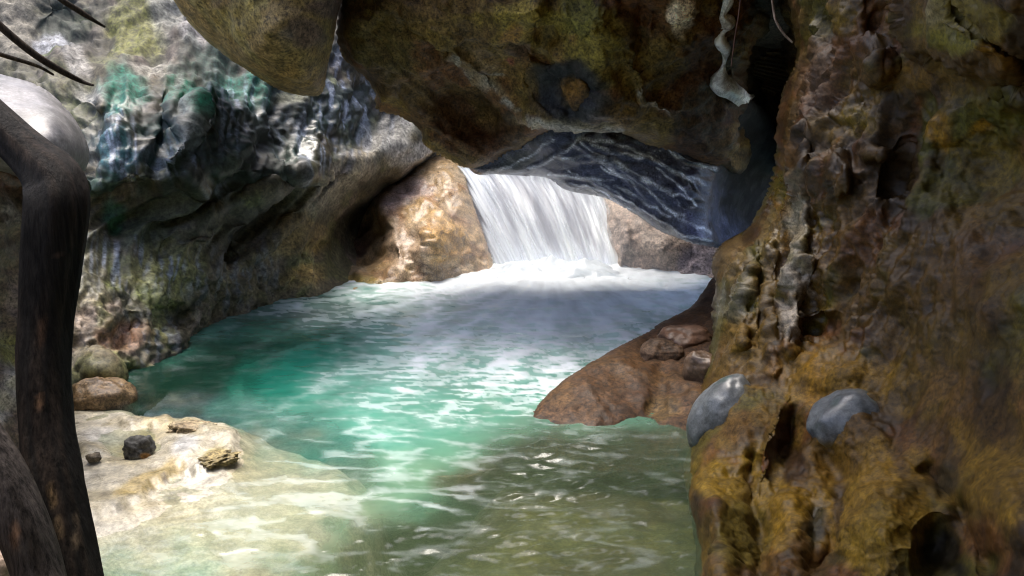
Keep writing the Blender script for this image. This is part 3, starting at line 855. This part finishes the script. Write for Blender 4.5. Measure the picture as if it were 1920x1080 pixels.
def bank_height(P):
    """height of the pale slab and the pool bed, metres"""
    px, py = to_px(np.stack([P[:, 0], P[:, 1], np.zeros(len(P))], -1))
    px, py = px + 14 * pxn(px, py, 60, 40), py + 8 * pxn(px, py, 60, 41)
    # shoreline of the slab from (235,790) over (430,850) to (170,1010) and (100,1100)
    shore = smooth_poly([(-900, 700), (120, 760), (240, 792), (330, 798), (420, 815), (438, 858), (395, 915), (300, 955), (180, 1005), (110, 1090), (60, 1250), (-400, 1700), (-1500, 1700)], True)
    d, _, _, _ = seg_dist(px, py, shore, True)
    sd = np.where(inside(px, py, shore), d, -d)
    z = np.where(sd > 0, 0.004 + 0.018 * sstep(0, 120, sd), -0.045 * sstep(0, 60, -sd))
    shelf = smooth_poly([(-900, 650), (240, 780), (330, 775), (480, 765), (620, 800), (700, 860), (690, 920), (620, 1000), (560, 1100), (500, 1500), (-1500, 1700)], True)
    d2, _, _, _ = seg_dist(px, py, shelf, True)
    s2 = np.where(inside(px, py, shelf), d2, -d2)
    deep = -0.06 - 1.1 * sstep(50, -150, s2)
    rshelf = smooth_poly([(880, 870), (960, 800), (1240, 770), (1700, 700), (1700, 1700), (500, 1700), (620, 1010), (760, 960)], True)
    d3, _, _, _ = seg_dist(px, py, rshelf, True)
    s3 = np.where(inside(px, py, rshelf), d3, -d3)
    deep = np.maximum(deep, -0.28 - 0.9 * sstep(20, -150, s3))
    z = np.where(sd > 0, z, np.minimum(z, -0.0) + deep * sstep(0, 110, -sd))
    return z, px, py, sd, s2, s3


def plane_grid(x0, x1, y0, y1, sx, sy):
    xs, ys = np.arange(x0, x1 + sx, sx), np.arange(y0, y1 + sy, sy)
    gx, gy = np.meshgrid(xs, ys)
    n, m = gx.shape
    i = np.arange(n * m).reshape(n, m)
    F4 = np.stack([i[:-1, :-1], i[1:, :-1], i[1:, 1:], i[:-1, 1:]], -1).reshape(-1, 4)
    return gx.ravel(), gy.ravel(), F4


# pool bed and slab
gx, gy, F4 = plane_grid(-900, 2300, 470, 1500, 5, 4)
Pg = on_plane(gx, gy)
z, qx, qy, sd, s2, s3 = bank_height(Pg)
rel = fbm(Pg * np.array([7, 7, 7]), 4, 45) * 0.022 + fbm(Pg * np.array([2.2, 3.5, 2]), 3, 46) * 0.05
jx, jy = gx + 8 * pxn(gx, gy, 30, 47), gy + 6 * pxn(gx, gy, 30, 48)
fe = (lip([(440, 835), (420, 870), (372, 888)], 40, .07, .2)(jx, jy) + lip([(360, 862), (300, 900), (230, 950), (165, 975)], 40, .05, .2)(jx, jy)
      + ridge([(235, 793), (270, 795), (310, 792)], 9, .05)(jx, jy) + ridge([(345, 800), (395, 812)], 9, .05)(jx, jy) + bump(250, 835, 80, 34, 0, -.07)(jx, jy)
      + bump(330, 850, 50, 24, 0, .03)(jx, jy) + bump(170, 850, 50, 24, 0, .05)(jx, jy))
Vb = Pg.copy()
Vb[:, 2] = z + rel * 0.4 + fe * .6
colb = paint(Pg, gx, gy, (.42, .39, .31), [((.33, .29, .19), (2, 3, 2), .0, .3, .7), ((.50, .48, .42), (3, 4, 3), .05, .35, .6)],
             [(250, 840, 60, 34, 0, (.26, .21, .08), .8), (290, 905, 90, 18, -25, (.34, .26, .10), .8), (400, 862, 34, 26, -35, (.22, .18, .06), .9), (350, 850, 40, 30, 0, (.45, .47, .5), .7),
              (320, 800, 90, 12, 0, (.42, .36, .22), .8), (200, 820, 60, 20, 0, (.45, .45, .44), .6), (310, 906, 10, 7, 0, (.06, .045, .03), .9)], 44)
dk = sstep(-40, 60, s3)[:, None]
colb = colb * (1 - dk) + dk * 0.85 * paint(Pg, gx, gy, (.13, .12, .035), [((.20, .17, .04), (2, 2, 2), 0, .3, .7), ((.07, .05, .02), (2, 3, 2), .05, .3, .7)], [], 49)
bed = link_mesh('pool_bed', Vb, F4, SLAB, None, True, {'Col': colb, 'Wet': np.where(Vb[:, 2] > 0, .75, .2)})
tag(bed, 'pale limestone slab and pool floor', None, None, 'structure')

# wide ground under everything
gs = 80.0
nn = 41
g = np.linspace(-gs, gs, nn)
GX, GY = np.meshgrid(g, g)
GV = np.stack([GX.ravel(), GY.ravel(), np.full(nn * nn, -1.9) + .3 * gnoise(np.stack([GX.ravel() / 9, GY.ravel() / 9, 0 * GX.ravel()], -1))], -1)
ii = np.arange(nn * nn).reshape(nn, nn)
GF = np.stack([ii[:-1, :-1], ii[:-1, 1:], ii[1:, 1:], ii[1:, :-1]], -1).reshape(-1, 4)
ground = link_mesh('ground', GV, GF, ROCK, None, True, {'Col': np.tile((.15, .12, .07), (len(GV), 1)), 'Wet': np.full(len(GV), .2)})
tag(ground, None, None, None, 'structure')

# near left bank behind the log
nb = relief('rock_bank', [(-700, 150), (-200, 190), (20, 240), (70, 300), (110, 420), (120, 560), (125, 700), (115, 800), (80, 900), (90, 1000), (60, 1200), (-300, 1300), (-700, 1300)],
            [(0, 260, 3.5), (100, 420, 3.7), (110, 700, 3.6), (60, 900, 2.9), (40, 1150, 2.2), (-300, 400, 2.7), (-300, 900, 2.1), (-600, 700, 1.8), (20, 500, 3.45), (20, 700, 3.3)],
            ROCK_WET, lambda P, px, py: fbm(P * 3, 4, 131) * .09 + (worley(P * 9, 132) - .5) * .04,
            lambda P, px, py: paint(P, px, py, (.11, .08, .055), [((.05, .035, .03), (3, 3, 3), 0, .3, .7), ((.22, .19, .18), (4, 4, 4), .1, .35, .7)],
                                    [(10, 320, 60, 60, 0, (.15, .06, .03), .8), (10, 660, 40, 40, 0, (.17, .17, .04), .8), (10, 740, 40, 60, 0, (.36, .34, .30), .8), (20, 560, 30, 40, 0, (.2, .15, .15), .7)], 12),
            step=4, roll=(.3, 40), thick=.8, seed=12)
tag(nb, 'dark knobbly bank of rock at the left edge, behind the upright log', 'rock')
b = relief('boulder', [(-300, 80), (-60, 118), (0, 138), (70, 160), (125, 203), (156, 250), (168, 292), (152, 328), (115, 348), (60, 345), (0, 320), (-150, 300), (-320, 260)],
           [(0, 138, 3.5), (70, 160, 3.5), (168, 292, 3.4), (115, 348, 3.3), (60, 250, 3.1), (100, 240, 3.15), (0, 240, 3.0), (-200, 200, 2.8), (130, 300, 3.2), (-300, 100, 3.1)],
           SMOOTH, lambda P, px, py: fbm(P * 3, 3, 36) * .015, simple((.145, .14, .14), (.10, .098, .095), 33, [(80, 215, 26, 12, 0, (.2, .2, .19), .6)]), step=4, roll=(.3, 50), thick=.5, seed=36,
           wet=lambda P, px, py: np.full(len(px), .1))
tag(b, 'large smooth pale grey boulder high on the left edge above the log', 'boulder')
b = round_rock('boulder', **px_rock(2, 1062, 44, 50, 2.05), mat=SMOOTH, colf=simple((.34, .26, .20), (.25, .18, .13), 34), seed=34)
tag(b, 'pinkish-beige rounded boulder in the bottom left corner', 'boulder')


# ---------------------------------------------------------------- wood
def tube(path, nseg=90, nu=28, amp=.06, seed=0, knots=()):
    """path: (px, py, Y, radius in px)"""
    p = np.array(path, float)
    pts = smooth_poly(p, False, 12)
    cen = at(pts[:, 0], pts[:, 1], pts[:, 2])
    rad = pts[:, 3] * pts[:, 2] / F
    t = np.gradient(cen, axis=0)
    t /= np.linalg.norm(t, axis=1, keepdims=True)
    a = np.cross(t, np.array([0.2, 1, 0.1]))
    a /= np.linalg.norm(a, axis=1, keepdims=True)
    b_ = np.cross(t, a)
    th = np.linspace(0, 2 * np.pi, nu, endpoint=False)
    n = a[:, None] * np.cos(th)[None, :, None] + b_[:, None] * np.sin(th)[None, :, None]
    s = np.concatenate([[0], np.cumsum(np.linalg.norm(np.diff(cen, axis=0), axis=1))])
    q = np.stack([np.cos(th)[None] * 2.2 + 0 * s[:, None], np.sin(th)[None] * 2.2 + 0 * s[:, None], s[:, None] * 1.1 + 0 * th[None]], -1)
    rr = rad[:, None] * (1 + amp * 1.6 * fbm(q, 4, seed) + amp * .5 * fbm(q * np.array([4, 4, 1.2]), 3, seed + 5, ridged=True))
    V = (cen[:, None] + n * rr[..., None]).reshape(-1, 3)
    m = len(cen)
    f = []
    for j in range(m - 1):
        for i in range(nu):
            f.append((j * nu + i, j * nu + (i + 1) % nu, (j + 1) * nu + (i + 1) % nu, (j + 1) * nu + i))
    V = np.concatenate([V, cen[:1] - t[:1] * rad[0] * .3, cen[-1:] + t[-1:] * rad[-1] * .3])
    for i in range(nu):
        f.append((m * nu, (i + 1) % nu, i))
        f.append((m * nu + 1, (m - 1) * nu + i, (m - 1) * nu + (i + 1) % nu))
    sc = np.concatenate([np.repeat(s, nu), [0, s[-1]]])
    return V, f, sc, np.concatenate([np.tile(th, m), [0, 0]])


def wood(name, path, base, second, parent=None, seed=0, patches=(), amp=.06, nu=28):
    V, f, s, th = tube(path, nu=nu, amp=amp, seed=seed)
    px, py = to_px(V)
    q = np.stack([np.cos(th) * 3, np.sin(th) * 3, s * 1.2], -1)
    w = sstep(.05, .35, fbm(q, 4, seed + 8))[:, None]
    col = np.array(base) * (1 - w) + np.array(second) * w
    wob = fbm(np.stack([np.cos(th) * 9, np.sin(th) * 9, s * 3], -1), 3, seed + 3) * .6
    for (x, y, rx, ry, c, st) in patches:
        ww = (sstep(1, .5, np.sqrt(((px - x) / rx) ** 2 + ((py - y) / ry) ** 2) + wob) * st)[:, None]
        col = col * (1 - ww) + np.array(c) * ww
    return link_mesh(name, V, f, BARK, parent, True, {'Col': np.clip(col, .004, .9), 'Wet': np.full(len(V), .2)})


log = wood('log', [(-260, -40, 2.7, 28), (-150, 80, 2.64, 30), (-60, 178, 2.58, 33), (20, 258, 2.52, 37), (68, 302, 2.48, 42), (96, 330, 2.45, 48), (108, 358, 2.43, 52), (106, 400, 2.4, 53), (95, 500, 2.37, 50), (85, 600, 2.33, 46), (80, 700, 2.28, 46), (86, 800, 2.23, 47), (102, 900, 2.17, 50), (124, 1000, 2.12, 49), (138, 1080, 2.08, 50), (165, 1230, 2.0, 52)],
           (.009, .008, .007), (.022, .016, .012), seed=141, amp=.11,
           patches=[(100, 920, 9, 40, (.20, .13, .065), .8), (112, 985, 8, 36, (.16, .11, .06), .7), (142, 1010, 6, 44, (.13, .095, .06), .7), (72, 755, 12, 18, (.16, .09, .05), .8),
                    (98, 1040, 8, 40, (.16, .11, .07), .7), (80, 620, 10, 40, (.09, .05, .03), .7), (118, 475, 12, 5, (.20, .12, .08), .8)])
tag(log, 'bent dark log standing at the left edge with pale scraped patches near its foot', 'log')
lg2 = wood('log', [(-170, 640, 1.95, 46), (-90, 760, 1.95, 48), (-10, 880, 1.92, 50), (40, 980, 1.9, 48), (74, 1080, 1.88, 46), (110, 1240, 1.8, 46)], (.05, .042, .038), (.03, .024, .02), seed=143, amp=.07,
           patches=[(30, 1000, 14, 40, (.16, .09, .05), .7)])
tag(lg2, 'weathered grey-brown log slanting behind the foot of the dark log', 'log')
s1 = wood('branch', [(-60, -10, 4.4, 6), (0, 48, 4.5, 7), (60, 98, 4.6, 6.5), (110, 130, 4.7, 6), (152, 152, 4.8, 4), (175, 160, 4.8, 2)], (.022, .016, .012), (.04, .03, .02), seed=144, nu=12)
tag(s1, 'long thin dark branch crossing the pale rocks above the grey boulder', 'branch', 'dark branches at the top left')
s2_ = wood('branch', [(70, -40, 4.7, 5), (110, -4, 4.7, 5), (150, 22, 4.8, 5), (182, 42, 4.9, 3), (196, 50, 5.0, 2)], (.022, .016, .012), (.04, .03, .02), seed=145, nu=12)
tag(s2_, 'short dark branch at the very top left, beside yellow-green moss', 'branch', 'dark branches at the top left')
s3_ = wood('branch', [(-40, 90, 4.4, 4), (20, 108, 4.5, 4), (70, 124, 4.6, 3), (100, 140, 4.7, 2)], (.022, .016, .012), (.05, .035, .02), seed=146, nu=12)
tag(s3_, 'stubby dark branch just over the pale grey boulder, lowest of the three', 'branch', 'dark branches at the top left')
v1 = wood('root', [(1440, -60, 4.7, 2.2), (1448, 0, 4.7, 2.2), (1454, 36, 4.68, 2.2), (1468, 62, 4.66, 2), (1486, 80, 4.64, 1.4)], (.26, .19, .15), (.18, .13, .1), seed=147, nu=8)
tag(v1, 'curved pale root hanging against the dark slot at the top', 'root')
v2 = wood('root', [(1392, -40, 5.2, 1.3), (1386, 20, 5.2, 1.3), (1378, 70, 5.2, 1.2), (1371, 125, 5.2, .8)], (.16, .08, .06), (.1, .06, .05), seed=148, nu=8)
tag(v2, 'fine straight reddish root hanging beside the white deposit', 'root')

# white deposit on the overhang
pts = [(1372, -60, 8), (1364, 0, 8), (1355, 28, 5), (1361, 44, 14), (1355, 60, 5), (1350, 76, 11), (1360, 94, 9), (1359, 112, 3.5), (1355, 130, 5), (1352, 154, 18), (1372, 170, 15), (1388, 182, 13), (1400, 184, 8), (1412, 180, 3)]
Yh = [ROOF_Y(x, y) - .10 for x, y, r in pts]
V, f, s, th = tube([(x, y, Y, r) for (x, y, r), Y in zip(pts, Yh)], nu=20, amp=.3, seed=151)
px, py = to_px(V)
dep = link_mesh('mineral_deposit', V, f, SMOOTH, roof, True, {'Col': paint(V, px, py, (.88, .87, .88), [((.4, .36, .33), (9, 9, 9), .05, .3, .7)], [], 15), 'Wet': np.full(len(V), .3)})
dep['label'] = 'white dripping mineral crust'


# ---------------------------------------------------------------- water
def water_material():
    m, nt, out = new_mat('pool_water')
    L = nt.links.new
    pos = N_(nt, 'ShaderNodeNewGeometry').outputs['Position']
    col = N_(nt, 'ShaderNodeAttribute', attribute_name='Col')
    clr = N_(nt, 'ShaderNodeAttribute', attribute_name='Clear')
    foam = N_(nt, 'ShaderNodeAttribute', attribute_name='Foam')
    b = N_(nt, 'ShaderNodeBump')
    b.inputs['Strength'].default_value = 0.18
    b.inputs['Distance'].default_value = 0.02
    n = noise_node(nt, pos, 10, 4, 0.55, (1, 1.6, 1))
    L(n.outputs['Fac'], b.inputs['Height'])
    body = N_(nt, 'ShaderNodeBsdfPrincipled')
    body.inputs['IOR'].default_value = 1.33
    L(col.outputs['Color'], body.inputs['Base Color'])
    L(maprange(nt, foam.outputs['Fac'], 0, 1, 0.10, 0.7), body.inputs['Roughness'])
    L(b.outputs[0], body.inputs['Normal'])
    tr = N_(nt, 'ShaderNodeBsdfTransparent')
    tr.inputs[0].default_value = (.95, .96, .90, 1)
    gl = N_(nt, 'ShaderNodeBsdfGlossy')
    gl.inputs['Roughness'].default_value = 0.09
    L(b.outputs[0], gl.inputs['Normal'])
    fr = N_(nt, 'ShaderNodeFresnel')
    fr.inputs[0].default_value = 1.33
    L(b.outputs[0], fr.inputs['Normal'])
    mx = N_(nt, 'ShaderNodeMixShader')
    L(fr.outputs[0], mx.inputs[0])
    L(tr.outputs[0], mx.inputs[1])
    L(gl.outputs[0], mx.inputs[2])
    fin = N_(nt, 'ShaderNodeMixShader')
    L(clr.outputs['Fac'], fin.inputs[0])
    L(body.outputs[0], fin.inputs[1])
    L(mx.outputs[0], fin.inputs[2])
    L(fin.outputs[0], out.inputs[0])
    return m


gx, gy, F4 = plane_grid(-700, 2000, 486, 1400, 3.5, 2.5)
Pw = on_plane(gx, gy)
# flow coordinates: the current leaves the fall at (0.5, 8.6) and runs to the near left
src = np.array([0.45, 8.7])
dxy = Pw[:, :2] - src
dist = np.linalg.norm(dxy, axis=1)
angf = np.arctan2(dxy[:, 0], -dxy[:, 1])
fl = np.stack([angf * 5, dist * 0.9, 0 * dist], -1)
turb = np.exp(-dist / 2.2)
near = sstep(5.5, 3.2, Pw[:, 1])
rip = fbm(np.stack([Pw[:, 0] * 2.4 + Pw[:, 1] * .7, Pw[:, 1] * 6.5 - Pw[:, 0] * 1.6, 0 * gx], -1), 3, 204, ridged=True) * .030 * np.exp(-((gx - 1030) / 190) ** 2 - ((gy - 900) / 100) ** 2)
wv = rip + (fbm(Pw * np.array([5, 7, 1]), 4, 201) * (0.007 + .03 * turb) + fbm(np.stack([Pw[:, 0] * 3.2 + Pw[:, 1] * .8, Pw[:, 1] * 9 - Pw[:, 0] * 2.5, 0 * gx], -1), 3, 202, ridged=True) * (.006 + 0.006 * turb )
      + fbm(Pw * np.array([1.5, 1.5, 1]), 2, 203) * .015)
wv *= 1 - .65 * np.exp(-((gx - 400) / 330) ** 2 - ((gy - 720) / 110) ** 2) - .8 * np.exp(-((gx - 810) / 200) ** 2 - ((gy - 820) / 110) ** 2)
Vw = Pw.copy()
Vw[:, 2] += wv + .10 * np.exp(-(dist / .8) ** 2)


def fld(x, y, rx, ry, rot=0, wob=.5, seed=210):
    c, s = math.cos(math.radians(rot)), math.sin(math.radians(rot))
    u, v = ((gx - x) * c + (gy - y) * s) / rx, (-(gx - x) * s + (gy - y) * c) / ry
    return sstep(1.1, .35, np.sqrt(u * u + v * v) + wob * WOB)


zb, _, _, sdw, s2w, s3w = bank_height(Pw)
WOB = pxn(gx, gy * 1.6, 110, 211, 4)
streak = fbm(fl * np.array([3.2, .8, 1]), 4, 212)
str2 = fbm(np.stack([Pw[:, 0] * 3 + Pw[:, 1] * 1.0, Pw[:, 1] * 7, 0 * gx], -1), 5, 213, ridged=True)
colw = np.tile(np.array((.06, .25, .18)), (len(gx), 1))


def mixc(w, c):
    global colw
    w = np.clip(w, 0, 1)[:, None]
    colw = colw * (1 - w) + np.array(c) * w


mixc(fld(480, 680, 300, 100, -12), (.008, .12, .08))
mixc(fld(330, 710, 330, 85, -18), (.004, .03, .018))
mixc(fld(560, 600, 190, 40, -5), (.03, .12, .08))
mixc(fld(560, 700, 110, 50, -20) * .8, (.01, .17, .12))
mixc(fld(1010, 610, 330, 110, -12) * .85, (.48, .66, .63))
mixc(fld(880, 700, 240, 70, -10) * .6, (.12, .36, .28))
mixc(fld(860, 790, 220, 60, -15) * .7, (.14, .38, .28))
mixc(fld(960, 760, 60, 30, -30) * .8, (.02, .28, .20))
mixc(fld(990, 740, 70, 20, -30) * .8, (.01, .20, .14))

mixc(fld(420, 950, 370, 180, 8) * .9, (.34, .37, .265))
mixc(fld(800, 820, 190, 110, -30) * .85, (.06, .22, .155))  # body colour darkened here to offset the sunlit patch
mixc(fld(480, 1000, 330, 70, -14) * sstep(.0, .5, streak + .4 * str2) * .7, (.25, .31, .20))
mixc(fld(760, 900, 160, 70, -20) * .7, (.13, .25, .16))
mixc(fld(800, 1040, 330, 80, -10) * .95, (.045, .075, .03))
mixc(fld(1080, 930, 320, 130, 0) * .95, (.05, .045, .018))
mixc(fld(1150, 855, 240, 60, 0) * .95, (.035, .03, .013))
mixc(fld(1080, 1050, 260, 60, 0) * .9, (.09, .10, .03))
foam = np.clip(np.exp(-(dist / 1.2) ** 2) * 1.3 + sstep(.12, .45, str2 * .6 + .55 * turb + .25 * streak - .12) * np.exp(-dist / 3.6) * 1.0 + (.75 + .45 * str2) * np.exp(-(dist / 2.9) ** 2), 0, 1)
fil = fbm(np.stack([Pw[:, 0] * 6 + Pw[:, 1] * 1.5, Pw[:, 1] * 11, 0 * gx], -1), 5, 216, ridged=True)
foam = np.clip(foam + .6 * sstep(.2, .6, fil + .25 * streak) * (fld(1040, 640, 330, 130, -15) + .1 * fld(760, 760, 260, 90, -15)), 0, 1)
foam *= 1 - .9 * fld(430, 690, 330, 130, -12)
thin = sstep(.25, .6, str2 + .3 * streak) * (fld(980, 680, 330, 130, -15) * .35 + fld(560, 930, 300, 110, -15) * .15 + fld(780, 980, 150, 40, -22) * .3) * (1 - .8 * fld(810, 810, 190, 100, -20))
foam = np.clip(foam + thin, 0, 1)
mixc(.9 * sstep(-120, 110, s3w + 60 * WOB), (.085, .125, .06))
mixc(foam, (.70, .76, .80))
colw *= (1 + .22 * streak[:, None] + .15 * fbm(Pw * 7, 3, 215)[:, None])
clear = np.clip(.90 * sstep(-.09, .0, zb) + .62 * sstep(-.55, -.05, zb) * (1 - sstep(-.09, .0, zb)), .0, .95) * (1 - foam)
clear = np.maximum(clear, .62 * sstep(-10, 50, s3w) * (1 - foam))
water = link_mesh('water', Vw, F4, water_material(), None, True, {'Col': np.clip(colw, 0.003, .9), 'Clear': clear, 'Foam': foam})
tag(water, 'turquoise pool', None, None, 'structure')


def fall_material():
    m, nt, out = new_mat('falling_water')
    L = nt.links.new
    col = N_(nt, 'ShaderNodeAttribute', attribute_name='Col')
    al = N_(nt, 'ShaderNodeAttribute', attribute_name='Alpha')
    p = N_(nt, 'ShaderNodeBsdfPrincipled')
    p.inputs['Roughness'].default_value = .35
    L(col.outputs['Color'], p.inputs['Base Color'])
    tl = N_(nt, 'ShaderNodeBsdfTranslucent')
    L(col.outputs['Color'], tl.inputs[0])
    m1 = N_(nt, 'ShaderNodeMixShader')
    m1.inputs[0].default_value = .35
    L(p.outputs[0], m1.inputs[1])
    L(tl.outputs[0], m1.inputs[2])
    tr = N_(nt, 'ShaderNodeBsdfTransparent')
    mx = N_(nt, 'ShaderNodeMixShader')
    L(al.outputs['Fac'], mx.inputs[0])
    L(tr.outputs[0], mx.inputs[1])
    L(m1.outputs[0], mx.inputs[2])
    L(mx.outputs[0], out.inputs[0])
    return m


FALL = fall_material()


def fall_sheet(name, off, seed, alo, parent=None, nu=170, nv=130):
    u, v = np.meshgrid(np.linspace(0, 1, nu), np.linspace(-.35, 1.04, nv))
    u, v = u.ravel(), v.ravel()
    vv = np.clip(v, 0, None)
    lx, ly = 856 + (1142 - 856) * u, 312 + 40 * u ** 1.0 + 22 * u * u
    bx, by = 926 + (1178 - 926) * u, 508 + 0 * u
    px = lx + (bx - lx) * (vv ** .75)
    py = ly + (by - ly) * vv
    Y = 9.75 - off - 1.1 * vv ** .7
    P = at(px, py, Y)
    P[:, 1] += np.clip(-v, 0, None) * 5
    P[:, 2] += np.clip(-v, 0, None) * .25
    u2 = u - .22 * vv * (1 - u)
    q = np.stack([u2 * 13, v * .8, 0 * u], -1)
    st = fbm(q, 4, seed, gain=.6)
    st2 = fbm(np.stack([u2 * 44, v * 2.0, 0 * u], -1), 3, seed + 3)
    P[:, 1] -= st * .022 + st2 * .004 + .07 * fbm(np.stack([u * 7, v * 1.2, 0 * u], -1), 2, seed + 7)
    P[:, 2] += st2 * .012
    a = np.clip(alo + .6 * sstep(-.5, .5, st + .4 * st2) + .5 * sstep(.6, 1, v) + .4 * sstep(.25, 0, u), 0, 1)
    a *= sstep(0, .03, u + .04 * st2) * sstep(1, .96, u - .05 * st2)
    col = np.array((.80, .86, .95))[None] * (1 + .10 * st[:, None] + .06 * st2[:, None])
    i = np.arange(nu * nv).reshape(nv, nu)
    F4 = np.stack([i[:-1, :-1], i[1:, :-1], i[1:, 1:], i[:-1, 1:]], -1).reshape(-1, 4)
    return link_mesh(name, P, F4, FALL, parent, True, {'Col': np.clip(col, 0, .92), 'Alpha': a})


fall = bpy.data.objects.new('waterfall', None)
scene.collection.objects.link(fall)
fall.location = (0, 0, 0)
tag(fall, 'white waterfall pouring over the ledge into the turquoise pool', 'waterfall')
fall_sheet('water_sheet', 0, 301, .45, fall)
fall_sheet('water_strands', .10, 331, -.25, fall)
# foam heap where the fall lands
nu, nv = 150, 70
u, v = np.meshgrid(np.linspace(0, 1, nu), np.linspace(0, 1, nv))
u, v = u.ravel(), v.ravel()
P = np.stack([-.45 + 1.95 * u, 9.0 - 1.25 * v, 0 * u], -1)
hgt = np.sin(np.pi * u) ** .6 * np.sin(np.pi * np.clip(v, 0, 1)) ** .8
P[:, 2] = -.06 + .17 * hgt + .10 * hgt * fbm(P * np.array([3, 3, 3]), 3, 341)
i = np.arange(nu * nv).reshape(nv, nu)
link_mesh('splash', P, np.stack([i[:-1, :-1], i[1:, :-1], i[1:, 1:], i[:-1, 1:]], -1).reshape(-1, 4), FALL, fall, True,
          {'Col': np.tile((.78, .84, .88), (len(P), 1)), 'Alpha': np.clip(sstep(.05, .8, hgt + .45 * fbm(P * np.array([4, 6, 4]), 5, 343)), 0, 1)})

# out-of-frame roof boulder, added to shade the right wall
b = round_rock('overhanging_boulder', (1.75, 1.6, 4.4), (2.5, 3.2, 1.2), ROCK, simple((.15, .11, .05), (.08, .06, .03), 61), seed=61, amp=.1)
tag(b, 'unseen brown roof boulder added to shade the right wall', 'boulder')

b = round_rock('cliff', (-.5, -6.5, 2.5), (9.5, 3.2, 6.0), ROCK, simple((.12, .10, .06), (.07, .055, .035), 62), seed=62, amp=.12)  # out-of-frame mass, added to cut sky light from behind
tag(b, 'unseen brown cliff added behind the viewer to block sky light', 'cliff')

# spray drifting at the foot of the fall
mm, nt, out = new_mat('spray')
pv = N_(nt, 'ShaderNodeVolumePrincipled')
pv.inputs['Color'].default_value = (.88, .92, 1, 1)
pv.inputs['Density'].default_value = .22
nt.links.new(pv.outputs[0], out.inputs['Volume'])
mist = round_rock('mist', (.45, 8.0, .35), (1.35, .9, .75), mm, simple((.8, .8, .8), (.8, .8, .8), 63), seed=63, amp=.1)
tag(mist, 'pale spray hanging over the foot of the waterfall', 'mist', None, 'stuff')
